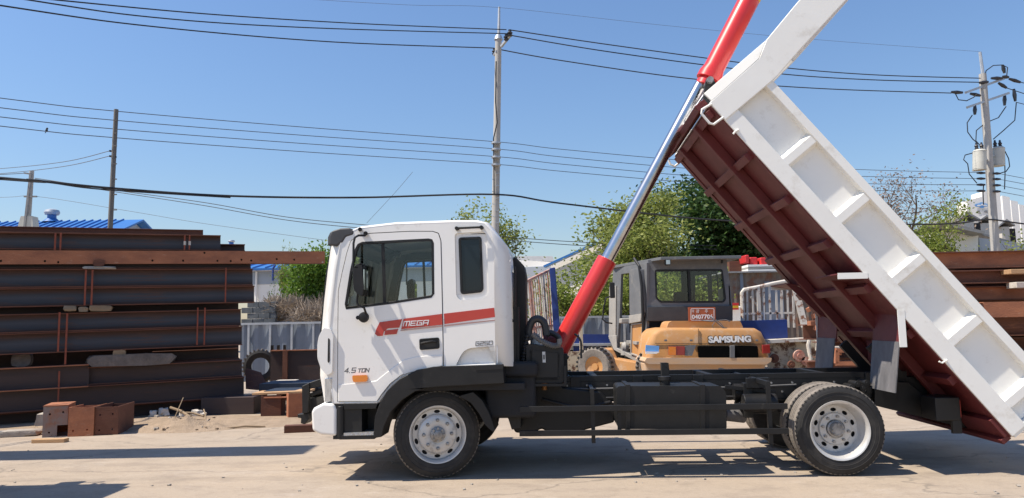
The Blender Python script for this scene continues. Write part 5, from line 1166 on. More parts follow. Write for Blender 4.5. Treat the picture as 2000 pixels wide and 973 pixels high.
# ------------------------------------------------------------------ wires
def wire(label,pts,r=.014,m='wire',Y=None,cat='power line',name='power_line'):
    q=[Vector(at(a,b_,y)) for a,b_,y in pts]; out=[]
    if pts[0][0]<=0: q.insert(0,q[0]+(q[0]-q[1]).normalized()*9+Vector((0,0,.15)))
    if pts[-1][0]>=2000: q.append(q[-1]+(q[-1]-q[-2]).normalized()*9)
    for i in range(len(q)-1):
        p0=q[max(i-1,0)];p1=q[i];p2=q[i+1];p3=q[min(i+2,len(q)-1)]
        for k in range(8):
            t=k/8; out.append(.5*((2*p1)+(-p0+p2)*t+(2*p0-5*p1+4*p2-p3)*t*t+(-p0+3*p1-3*p2+p3)*t**3))
    out.append(q[-1]); tag(MB().tube(out,r,5).build(name,m),label,cat,'overhead lines')
Yc=22.0
wire('uppermost thick line left of the concrete pole top',[(70,-4,14),(400,27,17),(700,46,20),(989,58,22.1)],.016)
wire('second thick line left of the concrete pole top',[(-20,-12,13),(300,34,16.5),(600,54,19),(996,66,22)],.016)
wire('lowest of three thick lines left of the concrete pole top',[(-30,6,13),(300,52,17),(650,82,20),(965,94,22.6)],.017)
wire('uppermost thick line crossing behind the hydraulic cylinder top',[(998,59,22),(1200,89,23),(1500,129,24.5),(1700,146,25),(1915,153,25.8)],.018)
wire('second thick line crossing behind the hydraulic cylinder top',[(990,68,22.1),(1200,103,23),(1500,142,24.5),(1700,156,25),(1915,161,25.8)],.018)
wire('third thick line crossing behind the cylinder joint',[(966,95,22.6),(1100,119,23),(1350,154,24),(1600,173,25),(1858,182,25.7)],.018)
for k,(a,b_,c,d_,e,f,g_) in enumerate(((191,217,277,292,318,332,337),(210,235,291,307,333,345,349),(228,252,306,321,347,359,361),(246,269,321,335,360,372,373))):
    wire(('highest','second highest','third highest','lowest')[k]+' of the four thin lines crossing the whole sky',[(-20,a-2,15),(224,b_,17.2),(600,(b_+c)/2+2,20),(969,c,22.3),(1100,d_,22.8),(1400,e,24),(1700,f,25),(1912,g_,25.8)],.010,'wirefar')
wire('thick black cable sagging across above the cab',[(-20,346,15),(60,352,15.5),(220,368,16.8),(450,383,18.5),(700,386,20.5),(967,380,22.3),(1100,398,23),(1400,430,24.3),(1700,438,25),(1860,437,25.6),(1930,429,25.8),(2020,440,26)],.028)
wire('bundled cable clinging to the thick cable at the far left',[(-20,349,15),(90,356,15.6),(200,370,16.6),(450,386,18.5)],.016)
wire('upper of two lines falling from the far left pole behind the cab',[(68,348,29),(220,371,29),(401,396,29),(560,424,29),(720,440,29),(1000,464,29),(1180,475,29),(1400,480,29)],.014)
wire('lower of two lines falling from the far left pole behind the cab',[(68,350,29),(220,374,29),(401,402,29),(560,430,29),(720,447,29),(1000,470,29),(1180,482,29),(1400,487,29)],.014)
wire('thin line from the left edge up to the dark pole',[(-20,331,22),(120,317,19),(214,295,17)],.009,'wirefar')
wire('second thin line from the left edge up to the dark pole',[(-20,341,22),(120,326,19),(214,305,17)],.009,'wirefar')
wire('short line from the left edge to the far left pole top',[(-20,342,29),(48,338,29.8)],.014,'wirefar')
wire('faint line crossing low over the blue roof',[(-20,386,30),(72,384,30),(250,412,30),(400,437,30),(640,470,30)],.008,'wirefar')
wire('short line leaving the right pole top towards the right edge',[(1990,160,26.2),(2040,172,27)],.016); wire('middle line leaving the right pole towards the right edge',[(1966,172,26.2),(2040,196,27)],.016); wire('line from the lower crossarm to the right edge',[(1985,200,26.3),(2040,214,27)],.014)
for k,py in enumerate((338,349,361,373)): wire(('highest','second','third','lowest')[k]+' thin line from the right pole brackets to the right edge',[(1950,py+1,25.8),(2040,py+18,27)],.010,'wirefar')
wire('faint stay wire slanting down above the cab roof',[(806,336,24),(770,378,24),(716,436,24)],.006,'wirefar',cat='stay wire',name='stay_wire')
wire('faintest highest line brushing the pole tip',[(560,-4,20),(800,10,21),(975,15,22),(1300,50,23),(1600,78,24),(1914,101,26)],.005,'wirefar')
# a bird on the line
bd=at(91,255,16); tag(MB().lathe([(0,-.035),(.02,-.02),(.028,0),(.02,.024),(.008,.035),(0,.038)],tuple(bd),12,ax='z').lathe([(0,-.02),(.02,-.01),(.024,.005),(.012,.02),(0,.03)],(bd.x+.010,bd.y,bd.z+.04),10,ax='z').bar((bd.x-.008,bd.y,bd.z-.02),(bd.x-.03,bd.y,bd.z-.06),.014,.008).build('bird','dark'),'tiny dark bird perched on a thin line at the upper left','bird')
# ------------------------------------------------------------------ wheeled excavator behind the truck
EB=Vector((P(1350,700,17.5).x,17.5,0)); ex_=thing('wheeled_excavator','faded orange wheeled excavator with grey cab parked behind the truck','excavator',EB)
def X_(px,py,Y): return at(px,py,Y)-EB
def xz(pts,Y): return [(X_(a,b_,Y).x,X_(a,b_,Y).z) for a,b_ in pts]
YR=17.6; yr=YR-EB.y
rear=xz([(1262,513),(1420,514),(1431,596),(1430,627),(1264,628)],YR); rw=rnd(xz([(1279,527),(1411,526),(1418,584),(1414,591),(1290,591),(1281,583)],YR),.05,3)
MB().plate([rear,rw],yr,.06).build('cab_rear','exgrey',ex_,bevel=.01)
MB().plate([rw,shrink(rw,.035)],yr-.012,.03).build('window_seal','plastic',ex_,bevel=.004)
MB().plate([shrink(rw,.02)],yr+.03,.006).build('rear_window','glass',ex_)
a=X_(1345,528,YR); b_=X_(1348,590,YR); MB().bar((a.x,yr-.01,a.z),(b_.x,yr-.01,b_.z),.03,.05,up=(1,0,0)).build('window_divider','plastic',ex_)
MB().plate([rnd(xz([(1264,600),(1430,597),(1430,627),(1264,628)],YR),.02,2)],yr-.05,.04).build('rear_panel','greyplastic',ex_,bevel=.01)
# left side
RL=at(1263,600,YR); FL=at(1197,600,19.7); sn=Vector((-(FL-RL).y,(FL-RL).x,0)).normalized(); se=(FL-RL); se.z=0; se.normalize()
if sn.dot(RL-CAM)<0: sn=-sn
def Sd(pts): return [((onplane(a,b_,RL,sn)-RL).dot(se), onplane(a,b_,RL,sn).z) for a,b_ in pts]
MS=Matrix.Translation(Vector((RL.x,RL.y,0))-EB)@Matrix(((se.x,sn.x,0,0),(se.y,sn.y,0,0),(0,0,1,0),(0,0,0,1)))
def sb_(): return MB(MS)
so_=Sd([(1263,513),(1197,524),(1196,560),(1192,640),(1190,665),(1201,682),(1244,706),(1263,709)])
h1=Sd([(1213,536),(1231,533),(1232,622),(1210,625)]); h2=Sd([(1208,632),(1232,632),(1232,692),(1206,679)])
sb_().plate([so_,h1,h2],0,.07).build('cab_side','exgrey',ex_,bevel=.01)
sb_().plate([Sd([(1192,560),(1205,558),(1204,672),(1191,662)])],-.03,.03).build('front_pillar','expale',ex_,bevel=.008)
sb_().plate([Sd([(1190,656),(1206,655),(1207,680),(1232,692),(1246,696),(1246,707),(1201,683)])],-.035,.035).build('side_sill','expale',ex_,bevel=.01)
sb_().plate([rnd(Sd([(1236,527),(1258,524),(1262,612),(1237,616)]),.06,3)],-.10,.10).build('door_pillar','exgrey',ex_,bevel=.04,seg=3)
sb_().plate([Sd([(1236,616),(1262,612),(1260,628),(1237,632)])],-.12,.10).build('door_latch_box','expale',ex_,bevel=.03)
dr=Sd([(1237,632),(1260,630),(1257,699),(1236,692)]); sb_().plate([dr,shrink(dr,.06)],-.07,.05).build('lower_door','expale',ex_,bevel=.01); sb_().plate([shrink(dr,.05)],-.04,.02).build('door_panel','exorange',ex_)
q=[onplane(a,b_,RL,sn)-EB-sn*.10 for a,b_ in ((1246,505),(1256,520),(1261,560),(1264,640),(1262,700))]; MB().tube([tuple(v) for v in q],.035,8).build('door_tube','black',ex_)
# far side, front frame, floor, seat
fp=xz([(1228,520),(1400,516),(1408,640),(1230,650)],19.6); wA=xz([(1240,532),(1330,530),(1334,600),(1242,600)],19.6); wB=rnd(xz([(1358,538),(1382,537),(1384,590),(1358,590)],19.6),.04,2); wC=rnd(xz([(1390,536),(1402,536),(1405,588),(1392,588)],19.6),.03,2)
MB().plate([fp,wA,wB,wC],19.6-EB.y,.05).build('cab_front','dark',ex_)
c1_=X_(1425,600,YR); c2_=X_(1404,600,19.6); MB().poly([(c1_.x,c1_.y,1.3),(c2_.x,c2_.y,1.3),(c2_.x,c2_.y,2.3),(c1_.x,c1_.y,2.3)],[(c1_.x+.03,c1_.y,1.3),(c2_.x+.03,c2_.y,1.3),(c2_.x+.03,c2_.y,2.3),(c1_.x+.03,c1_.y,2.3)]).build('cab_far_side','exgrey',ex_)
s=X_(1330,620,18.6); MB().box(s.x-.25,s.x+.25,18.3-EB.y,18.8-EB.y,1.2,1.6).box(s.x-.24,s.x+.24,18.2-EB.y,18.32-EB.y,1.6,2.2).build('seat','dark',ex_,bevel=.05)
MB().box(X_(1205,0,19).x,c2_.x,17.8-EB.y,19.5-EB.y,.95,1.02).build('cab_floor','expale',ex_)
s=X_(1221,678,19); MB().lathe([(0,-.1),(.1,-.08),(.14,0),(.1,.08),(0,.1)],tuple(s),16,ax='x').cyl(tuple(s-Vector((0,0,.2))),tuple(s),.12,.08,12).build('control_box','expale',ex_)
s=X_(1220,628,18.9); MB().box(s.x-.12,s.x+.16,s.y-.2,s.y+.2,s.z-.05,s.z+.08).build('armrest','expale',ex_,bevel=.03)
# roof
zr_=X_(1300,501,17.3).z
r0=X_(1290,502,17.2); r1=X_(1448,499,17.2); r2=X_(1440,505,20.0); r3=X_(1192,522,20.2); r4=X_(1197,519,19.4)
top=[r0,r1,Vector((r1.x-.1,r2.y,r1.z)),Vector((r3.x,r3.y,r3.z)),Vector((r4.x,r4.y,r4.z))]
MB().poly([tuple(v) for v in top],[tuple(v-Vector((0,0,.07))) for v in top]).build('cab_roof','exgrey',ex_,bevel=.01)
rb_2=[v*1 for v in (X_(1266,513,17.6),X_(1420,513,17.6),X_(1402,516,19.6),X_(1199,524,19.7))]
MB().poly([tuple(v+Vector((0,0,.06))) for v in rb_2],[tuple(v-Vector((0,0,.02))) for v in rb_2]).build('cab_top','exgrey',ex_)
s=X_(1304,512,17.25); MB().box(s.x-.06,s.x+.06,s.y-.05,s.y+.08,s.z-.07,s.z+.06).build('work_lamp','black',ex_,bevel=.01); MB().box(s.x-.045,s.x+.045,s.y-.056,s.y-.051,s.z-.055,s.z+.045).build('lamp_glass','lamp',ex_)
for px in (1410,):
    a=X_(px,506,17.5); MB().bar(tuple(a),tuple(a-Vector((0,0,.1))),.04,.04).build('roof_stay','plastic',ex_)
# hood and counterweight
YH=16.3; yh=YH-EB.y
hd_=xz([(1263,701),(1266,672),(1272,652),(1282,643),(1300,640),(1478,641),(1490,648),(1498,664),(1502,676),(1506,701)],YH)
hm=MB(); n_=len(hd_)
def ring(sc,y,dz=0):
    cx=sum(p[0] for p in hd_)/n_; zb=min(p[1] for p in hd_); return [(cx+(p[0]-cx)*sc,y,zb+(p[1]-zb)*sc+dz) for p in hd_]
R0=[ring(.90,yh+.0),ring(.955,yh+.03),ring(.99,yh+.10),ring(1.0,yh+.22),ring(1.0,yh+1.2)]
V=[p for r in R0 for p in r]; Fc=[tuple(range(n_))]+[(k*n_+i,k*n_+(i+1)%n_,(k+1)*n_+(i+1)%n_,(k+1)*n_+i) for k in range(4) for i in range(n_)]+[tuple(range(5*n_-1,4*n_-1,-1))]
MB().add(V,Fc).build('hood','exorange',ex_,ang=45)
for a_,b_,c_,d_ in ((1364,642,1364,672),(1280,671,1500,672)):
    u_=X_(a_,b_,16.29); w_=X_(c_,d_,16.29); MB().bar(tuple(u_),tuple(w_),.008,.012,up=(0,1,0)).build('panel_gap','dark',ex_)
for px in (1300,1350,1478):
    u_=X_(px,665,16.28); MB().box(u_.x-.03,u_.x+.03,u_.y-.012,u_.y,u_.z-.02,u_.z+.02).build('latch','exgrey',ex_,bevel=.004)
MB().plate([rnd(xz([(1302,641),(1306,630),(1312,627),(1446,627),(1452,641)],16.7),.03,2)],16.7-EB.y,.8).build('hood_top','exorange',ex_,bevel=.03)
MB().plate([rnd(xz([(1262,699),(1506,699),(1505,706),(1496,712),(1266,711),(1258,706)],16.25),.02,2)],16.2-EB.y,1.2).build('counterweight_lip','exdust',ex_,bevel=.04,seg=3)
MB().plate([xz([(1258,708),(1498,709),(1494,726),(1480,732),(1262,734)],16.4)],16.42-EB.y,1.1).build('counterweight','exdust',ex_,bevel=.05)
gp=MB()
for o_ in (((1363,676),(1425,676),(1425,698),(1365,699)),((1436,675),(1480,676),(1482,699),(1436,700))): MB().plate([rnd(xz(list(o_),16.22),.03,2)],16.235-EB.y-.012,.05).build('grille_opening_shade','void',ex_)  # solid plates; the depth shade of the openings is painted black
MB().plate([xz([(1426,675),(1435,675),(1435,699),(1426,699)],16.2)],16.19-EB.y,.06).build('grille_divider','exgrey',ex_,bevel=.01)
MB().plate([xz([(1306,677),(1338,677),(1338,694),(1306,694)],16.2)],16.2-EB.y,.06).build('tail_lamp','lampred',ex_,bevel=.01); MB().plate([xz([(1306,677.5),(1320,677.5),(1320,693.5),(1306,693.5)],16.2)],16.192-EB.y,.01).build('indicator','orange',ex_)
MB().plate([xz([(1489,674),(1504,673),(1505,690),(1490,691)],16.2)],16.2-EB.y,.06).build('tail_lamp','lampred',ex_,bevel=.01)
MB().plate([xz([(1338.5,676),(1360,674),(1352,695),(1338.5,695)],16.2)],16.215-EB.y,.04).build('lamp_recess','exgrey',ex_)
MB().plate([xz([(1262,674),(1288,676),(1287,687),(1261,687)],16.2)],16.22-EB.y,.04).build('blue_film','skyblue',ex_); MB().plate([xz([(1261,687.5),(1288,687.5),(1282,691),(1261,691)],16.2)],16.19-EB.y,.03).build('white_film','letterwhite',ex_)
a=X_(1384,670,16.27); b_=X_(1466,655.5,16.27)
MB().text('SAMSUNG',a.x-.012,b_.x+.012,a.z-.012,b_.z+.012,16.30-EB.y,.02,0,.065).build('letter_backing','black',ex_)
MB().text('SAMSUNG',a.x,b_.x,a.z,b_.z,16.27-EB.y,.02,0,.05).build('lettering','letterwhite',ex_)
# plate
pl_=thing('registration_plate','orange registration plate leaning on the excavator hood','plate',(0,0,0))
pr_=[(1344,600),(1396,600),(1398,628),(1345,628)]; PY=16.62
def pz(pts): return [(at(a,b_,PY).x,at(a,b_,PY).z) for a,b_ in pts]
o=MB().plate([rnd(pz([(1344,600),(1397,600),(1398,628),(1345,628)]),.01,2)],PY,.02).build('plate','platered',pl_)
bo=rnd(pz([(1349,602.5),(1395,602.5),(1395,626),(1349,626)]),.03,2); MB().plate([bo,shrink(bo,.011)],PY-.004,.004).build('border','letterwhite',o)
def ptx(s_,x0,y0,x1,y1,bold=.02): a=at(x0,y1,PY); b_=at(x1,y0,PY); MB().text(s_,a.x,b_.x,a.z,b_.z,PY-.004,.004,0,bold).build('lettering','letterwhite',o)
ptx('아',1351.5,604.5,1355.5,611.5,.0); ptx('광',1359.5,604.5,1365.5,611.5,.0); ptx('주',1376.5,604.5,1382.5,611.5,.0); ptx('0407706',1351.5,614,1392,623.5,.02)
wr=MB().tube([tuple(at(a,b_,16.4)) for a,b_ in ((1386,618),(1396,626),(1412,640),(1420,642))],.012,6).tube([tuple(at(a,b_,16.4)) for a,b_ in ((1397,628),(1391,636),(1394,643),(1408,643),(1414,640),(1408,632),(1398,624))],.008,6).tube([tuple(at(a,b_,16.6)) for a,b_ in ((1370,626),(1390,628),(1405,626),(1418,625),(1426,628))],.012,6)
tag(wr.build('wire_coil','flap'),'loose grey wire curling over the excavator hood beside the plate','wire')
# undercarriage
MB().poly([X_(1152,683,18.1),X_(1197,682,18.1),X_(1206,700,18.0),X_(1206,735,18.0),X_(1176,735,18.0),X_(1174,705,18.0),X_(1166,692,18.0)],[v+Vector((.15,1.2,0)) for v in (X_(1152,683,18.1),X_(1197,682,18.1),X_(1206,700,18.0),X_(1206,735,18.0),X_(1176,735,18.0),X_(1174,705,18.0),X_(1166,692,18.0))]).build('wheel_fender','exorange',ex_,bevel=.03)
MB().poly([X_(1199,700,17.5),X_(1245,708,17.3),X_(1262,712,17.2),X_(1262,738,17.2),X_(1199,738,17.4)],[v+Vector((.1,1.0,0)) for v in (X_(1199,700,17.5),X_(1245,708,17.3),X_(1262,712,17.2),X_(1262,738,17.2),X_(1199,738,17.4))]).build('deck_side','exorange',ex_,bevel=.03)
def etyre(px,py,Y,r,rz):
    W=empty('wheel',ex_,tuple(X_(px,py,Y)),rz); W.location.z=r
    MB().lathe([(.24,.02),(.30,.0),(r-.06,-.01),(r,.04),(r,.26),(r-.06,.30),(.24,.28)],n=40,closed=True).build('tyre','tread',W); MB().lathe([(.25,.02),(.22,.06),(.08,.10),(.08,.06),(0,.06)],n=32).build('rim','exorange',W)
    lg=MB()
    for i in range(28):
        a=2*pi*i/28; lg.hexa([((rr2)*cos(a+d1),yy,(rr2)*sin(a+d1)) for rr2 in (r-.02,r+.025) for d1,yy in ((-.05,-.005),(.05,-.005),(.05,.12),(-.05,.12))])
    lg.build('tread_lug','rubber',W)
for (px,Y,rz) in ((1159,17.55,radians(-38)),(1300,18.9,radians(-20)),(1285,16.9,0),(1450,16.9,0)): etyre(px,724,Y,.46,rz)
MB().box(-1.1,1.3,-.6,1.2,.45,.85).box(-.6,.7,-.3,1.0,.85,1.0).build('undercarriage','exgrey',ex_,bevel=.04)
MB().poly([X_(1288,712,16.6),X_(1305,712,16.6),X_(1300,738,16.6),X_(1278,738,16.6)],[v+Vector((0,.4,0)) for v in (X_(1288,712,16.6),X_(1305,712,16.6),X_(1300,738,16.6),X_(1278,738,16.6))]).build('step','expale',ex_)
q=[X_(a,b_,19.0) for a,b_ in ((1196,578),(1184,582),(1179,600),(1177,624),(1184,630),(1196,632))]; MB().tube([tuple(v) for v in q],.02,8).build('hand_rail','plastic',ex_)
s=X_(1197,567,18.9); MB().box(s.x-.08,s.x+.05,s.y-.03,s.y+.03,s.z-.2,s.z+.2).build('mirror','dark',ex_,bevel=.02)

# ------------------------------------------------------------------ flatbed truck with cages further back
FY2=20.5; FB=Vector((at(1100,700,FY2).x,FY2,0)); fb_=thing('flatbed_truck','old cream and blue flatbed truck with rusty barred cages behind the excavator','truck',FB)
def Fx(px,py,Y=FY2): return at(px,py,Y)-FB
def fz(pts,Y=FY2): return [(Fx(a,b_,Y).x,Fx(a,b_,Y).z) for a,b_ in pts]
def fpl(name,m,loops,Y=FY2,t=.05,bev=.006,par=None): return MB().plate([fz(l,Y) for l in loops],Y-FY2,t).build(name,m,par or fb_,bevel=bev)
fpl('chassis_panel','rustcream',[[(1096,688),(1190,683),(1190,735),(1096,738)]],20.4)
fpl('chassis_panel','rustcream',[[(1500,665),(1590,662),(1594,690),(1585,722),(1500,722)]],19.3)
fpl('tank_hole','dark',[ell(0,0,1,1)] if 0 else [[(1107,724),(1114,722),(1118,728),(1112,732),(1106,730)]],20.34,.03,0)
fpl('side_board','bluepaint',[[(1120,653),(1194,653),(1194,671),(1120,671)]],20.6,.06)
fpl('side_board','bluepaint',[[(1120,676),(1186,676),(1186,692),(1120,692)]],20.6,.06)
fpl('rail','galv',[[(1118,671),(1196,670.5),(1196,675.5),(1118,676)]],20.5,.1)
fpl('side_board','bluepaint',[[(1436,627),(1537,624),(1539,660),(1440,665)]],19.6,.5)
fpl('bed_edge','rustwhite',[[(1500,664),(1580,660),(1582,667),(1500,671)]],19.1,.5)
MB().box(0,Fx(1590,0,20).x,.3,2.0,.75,.9).build('deck','rustcream',fb_)
for px in (1135,1480,1560): 
    w_=Fx(px,720,20.6); MB().lathe([(.2,0),(.3,-.02),(.4,.0),(.42,.05),(.42,.2),(.2,.22)],(w_.x,.5,.42),32,closed=True).build('wheel','rubber',fb_)
fpl('post','rustcream',[[(1132,642),(1138,642),(1141,720),(1133,735)]],20.0,.08)
# left cage seen edge on
A0=at(1029,548,20.2); B0=at(1086,522,21.8); cdv=(B0-A0); cn_=Vector((-cdv.y,cdv.x,0)).normalized(); ce=Vector((cdv.x,cdv.y,0)).normalized()
MC=Matrix.Translation(Vector((A0.x,A0.y,0))-FB)@Matrix(((ce.x,cn_.x,0,0),(ce.y,cn_.y,0,0),(0,0,1,0),(0,0,0,1)))
def Cd(a,b_): q=onplane(a,b_,A0,cn_); return ((q-A0).dot(ce),q.z)
bars=[(1031,1040,'rustwhite',.03),(1036,1045,'rustred',.05),(1042,1050,'rustwhite',.03),(1048,1056,'rustwhite',.03),(1054,1061,'rustred',.03),(1058,1069,'rustwhite',.09),(1064,1073,'rustred',.03),(1067,1077,'rustwhite',.02)]
t0=Cd(1029,549);t1=Cd(1076,526)
MB(MC).bar((t0[0],0,t0[1]),(t1[0],0,t1[1]),.06,.06).build('cage_rail','rustred',fb_)
b0=Cd(1040,640);b1=Cd(1082,635); MB(MC).bar((b0[0],0,b0[1]),(b1[0],0,b1[1]),.05,.05).build('cage_rail','rustred',fb_)
for i in range(11):
    f=i/10; px0=1030+43*f; py0=548-21*f; px1=1040+42*f
    a=Cd(px0,py0); c=Cd(px1,665-3*f); MB(MC).bar((a[0],.0,a[1]),(c[0],.0,c[1]),.03,.035 if i not in (1,7) else .11).build('cage_bar','rustred' if i in (1,2,5,9) else 'rustwhite',fb_)
MB().poly([Fx(1073,524,21),Fx(1084,522,21),Fx(1095,660,20.9),Fx(1082,662,20.9)],[v+Vector((.02,.25,0)) for v in (Fx(1073,524,21),Fx(1084,522,21),Fx(1095,660,20.9),Fx(1082,662,20.9))]).build('corner_post','bluepaint',fb_,bevel=.02)
MB().cyl(tuple(Fx(1050,660,19.9)),tuple(Fx(1050,735,19.9)),.25,n=18).build('cab_rear_drum','rustwhite',fb_)
# right cage
cg=empty('cage',fb_)
def cb(px0,py0,px1,py1,w_,m='rustwhite',Y=19.9,h=None): a=Fx(px0,py0,Y);c=Fx(px1,py1,Y); MB().bar(tuple(a),tuple(c),h or w_,w_,up=(0,1,0)).build('cage_bar',m,cg)
MB().tube([tuple(Fx(a,b_,19.9)) for a,b_ in ((1451,640),(1450,600),(1449,572),(1453,566),(1480,561),(1510,554),(1548,547))],.055,8).build('cage_frame','rustwhite',cg)
for i,(px,w_) in enumerate(((1459,.045),(1469,.045),(1480,.09),(1491,.055),(1502,.05),(1515,.05),(1526,.06),(1537,.045),(1548,.05))):
    cb(px,564-(px-1459)*.17,px+(3 if i%3 else 1),628 if i not in (7,8) else 640,w_)
cb(1452,613,1548,611,.05)
MB().poly([Fx(1548,565,19.5),Fx(1560,560,19.5),Fx(1578,636,19.4),Fx(1566,640,19.4)],[v+Vector((.03,.12,0)) for v in (Fx(1548,565,19.5),Fx(1560,560,19.5),Fx(1578,636,19.4),Fx(1566,640,19.4))]).build('cage_post','rustwhite',cg)
MB().bar(tuple(Fx(1467,580,20)),tuple(Fx(1492,618,20)),.03,.12,up=(0,1,0)).build('cage_brace','rustwhite',cg)
MB().tube([tuple(Fx(a,b_,18.9)) for a,b_ in ((1575,648),(1582,660),(1578,675),(1583,700),(1580,722))],.05,8).tube([tuple(Fx(a,b_,18.8)) for a,b_ in ((1578,652),(1590,655),(1595,668),(1594,684),(1602,683))],.022,6).build('rope','rustwhite',fb_)
s=Fx(1530,690,19.1); 
for k,(px,py,r_) in enumerate(((1512,700,.12),(1560,695,.16),(1545,712,.1),(1572,705,.12))):
    c=Fx(px,py,19.15); MB().lathe([(r_,.0),(r_*.9,-.06),(r_*.4,-.06),(r_*.4,-.1),(0,-.1)],tuple(c),16).build('rusted_bracket','rustred' if k%2 else 'rustmid',fb_)

# shed, pallets, red barrier beyond
sh=thing('corrugated_shed','low rusty corrugated shed behind the right cage','shed',(at(1418,600,24.5).x,24.5,0)); sx0=at(1418,534,24.5); sx1=at(1720,530,24.5); n=int((sx1.x-sx0.x)/.09)
V=[];
for i in range(n+1): V+=[(.09*i,.03*(i%2),0),(.09*i,.03*(i%2),sx0.z)]
MB().add(V,[(2*i,2*i+2,2*i+3,2*i+1) for i in range(n)]).build('wall','rustshed',sh,smooth=False); MB().box(-.1,sx1.x-sx0.x,-.15,3,sx0.z,sx0.z+.05).build('roof','greyroof',sh)
MB().box(.5,.6,-.03,-.001,0,sx0.z).box(1.3,1.9,-.02,-.001,.2,sx0.z-.3).build('patch','sheet',sh)
def boxat(label,name,cat,x0,x1,tp,bt,Y,dep,m,bev=.01,group=None): a=at(x0,tp,Y); b_=at(x1,bt,Y); return tag(MB().box(a.x,b_.x,Y,Y+dep,b_.z,a.z).build(name,m,bevel=bev),label,cat,group)
boxat('brown block wall with a creeper left of the red barrier','block_wall','wall',1424,1462,510,534,25.5,.3,'rustmid')
pt=thing('pallet_stack','white pallets stacked on the shed roof below the red barrier','pallets',(0,0,0))
for k in range(4): a=at(1461,517+4.3*k,24.8); b_=at(1560,520.5+4.3*k,24.8); MB().box(a.x,b_.x+.1*(k%2),24.8,25.9,b_.z,a.z).build('board','whitewall' if k%2==0 else 'expale',pt)
rbq=thing('red_barrier','bright red plastic barriers piled on the white pallets','barrier',(0,0,0))
for k,(x0,x1,tp,bt) in enumerate(((1455,1466,498,514),(1466,1484,502,517),(1485,1500,503,518),(1501,1516,504,518),(1517,1540,506,519))): a=at(x0,tp,24.9); b_=at(x1,bt,24.9); MB().box(a.x,b_.x-.03,24.9+.1*(k%2),25.6,b_.z,a.z).build('barrier_panel','plasticred',rbq,bevel=.04)
boxat('small pale blue and white van body seen between the excavator and the cage','van_body','van',1425,1450,598,640,22.5,1.5,'whitewall',.05)
st_=thing('striped_board','yellow and red striped board above the pale van body','board',(0,0,0))
for k,(m_,t0_,t1_) in enumerate((('plasticred',592,597),('yellow',597,602),('plasticred',602,605))): a=at(1427,t0_,22.4); b_=at(1442,t1_,22.4); MB().box(a.x,b_.x,22.35,22.4,b_.z,a.z).build('stripe_panel',m_,st_)
# ------------------------------------------------------------------ steel stack on the right
def rbeam(label,x0,x1,tp,bt,Y=14.2,w_=.35,m='rustmid',fl=.02,webm='rustlight',slope=0):
    a=at(x0,tp,Y); b_=at(x1,tp,Y); zb=at(x0,bt,Y).z; h=a.z-zb; t=thing('steel_beam',label,'steel beam',(a.x,Y,zb),0,'steel beams of the right stack'); ln=b_.x-a.x
    MB().box(0,ln,.10,.115,fl,h-fl).build('web',webm,t); MB().box(0,ln,0,w_,0,fl).build('flange',m,t,bevel=.003); MB().box(0,ln,0,w_,h-fl,h).build('flange',m,t,bevel=.003); return t
rbeam('topmost brown beam of the right stack against the sky',1790,2180,493,526,14.2)
rbeam('second beam from the top of the right stack',1800,2180,530,556,14.1,webm='rustmid')
rbeam('third beam from the top of the right stack with a dark gap above',1830,2180,561,588,14.2)
rbeam('fourth beam of the right stack behind the tan box beam',1590,2180,594,628,14.3,webm='rust')
rbeam('fifth beam of the right stack behind the bed corner',1572,2180,634,664,14.2,webm='rustmid')
rbeam('low beam of the right stack between the mudguards',1600,2180,668,700,14.5,webm='rust')
rbeam('lowest beam of the right stack near the ground',1580,2180,706,745,14.2,webm='rustmid')
rbeam('dark rear beam filling the gaps of the right stack',1850,2180,494,600,14.8,webm='rust')
rbeam('dark rear lower beam of the right stack',1620,2180,604,745,14.9,webm='rust')
bxb=thing('box_beam','tan hollow box beam lying across the right stack','box beam',(at(1921,592,13.2).x,13.2,0)); a=at(1921,592,13.2); b_=at(2160,616,13.2); W2=b_.x-a.x
MB().box(0,W2,0,.02,b_.z,a.z).build('front_face','rustlight',bxb); MB().hexa([(0,0,a.z),(W2,0,a.z),(W2,.5,a.z-.0),(-.25,.5,a.z),(0,0,a.z+.015),(W2,0,a.z+.015),(W2,.5,a.z+.015),(-.25,.5,a.z+.015)]).build('top_face','rustlight',bxb); MB().box(0,W2,.02,.5,b_.z,b_.z+.02).build('base_face','rust',bxb)
MB().box(-.05,0,.0,.06,b_.z+.02,a.z-.02).box(.0,.03,.2,.5,b_.z+.02,a.z-.05).build('end_flange','rustmid',bxb)
MB().text('KS 2 B',.55,.95,a.z-.07,a.z-.04,-.001,.001).build('chalk_writing','rust',bxb) if 0 else None
a0_=at(1972,592,13.9)
boxat('pale timber end sticking out between the right beams','timber_block','timber',1974,2040,526,534,13.9,.3,'woodpale')
boxat('pale grey spacer between beams of the right stack','spacer','spacer',1985,2020,551,562,13.9,.3,'paper')
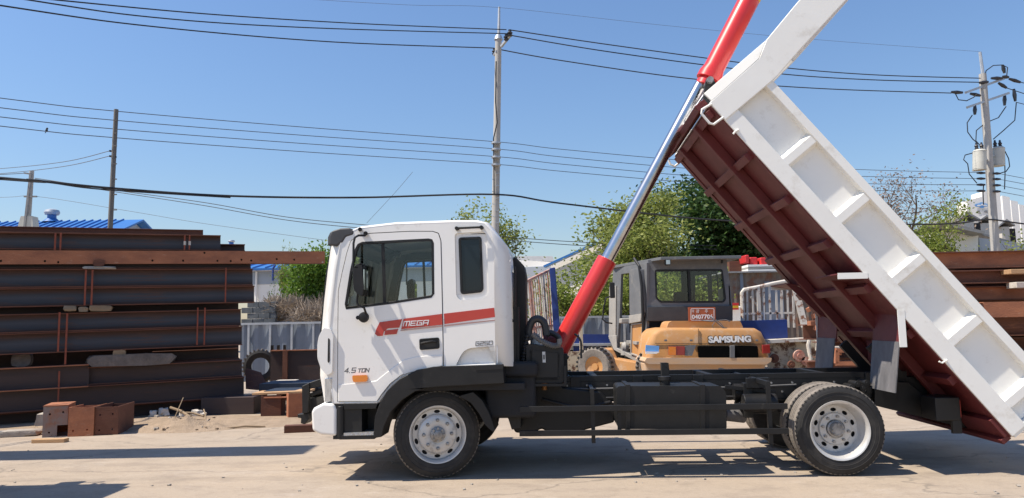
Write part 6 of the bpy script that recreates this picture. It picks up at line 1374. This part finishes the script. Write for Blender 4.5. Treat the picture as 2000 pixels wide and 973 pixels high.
boxat('dark spacer under the box beam at the right','timber_support','timber',1935,2050,617,640,13.4,.4,'rust')
fr_=thing('angle_frame','rusty open angle iron frame seen between the mudguards','steel frame',(0,0,0))
def fb3(px0,py0,px1,py1,Y0=13.4,Y1=None,w_=.07,m='rustlight'): MB().bar(tuple(at(px0,py0,Y0)),tuple(at(px1,py1,Y1 or Y0)),w_,w_).build('angle_bar',m,fr_)
fb3(1632,684,1688,688); fb3(1632,710,1690,710); fb3(1634,684,1634,710); fb3(1676,688,1690,716,w_=.10); fb3(1632,684,1640,690,13.4,13.9)
boxat('pale rubble layer on the angle iron frame','rubble_layer','rubble',1628,1668,678,683,13.5,.5,'stone')
for k,(px,py) in enumerate(((1578,606),(1588,618),(1580,632),(1596,612),(1592,640))):
    c=at(px,py,14.0); tag(MB().bar(tuple(c),tuple(c+Vector((.14,.1,.06-.03*k))),.08,.08,up=(0,1,0)).build('scrap_bracket','rustlight',bevel=.005),('highest','second highest','lowest left','small right','lowest right')[k]+' rusty bracket sticking out of the right stack','bracket',group='rusty brackets on the right stack')
# ------------------------------------------------------------------ things just outside the frame whose shadows fall into it
gt=thing('shadow_gantry','unseen overhead gantry beam added to cast the long shadow across the concrete','gantry',(-6.15,8.45,0))  # out-of-view gantry, added only for the shadow band on the concrete
MB().box(-16,0,-.33,.33,5.75,6.1).build('beam','exorange',gt); MB().box(-10.0,-9.7,-.15,.15,0,5.75).build('column','exorange',gt); MB().box(-16,-15.7,-.15,.15,0,5.75).build('column','exorange',gt)
BEDP=('bed_floor','floor_sill','floor_crossbar','floor_edge','side_board','headboard_post','post_flange','headboard','cab_canopy','canopy_gusset','front_crossbeam','tailgate','rear_crossbeam','hinge_arm','lift_frame','mudguard','mudguard_web','mud_flap','tie_hook','lower_sleeve','chrome_rod','upper_barrel','barrel_cap','trunnion_bracket','trunnion_pin','tipping_pipe')
t2=copy_tree(truck,None,BEDP+('front_guard',)); t2.location=(-6.22,7.0,0); t2.rotation_euler=(0,0,pi); t2['label']='second white truck cab parked just left of the frame, throwing its shadow in'
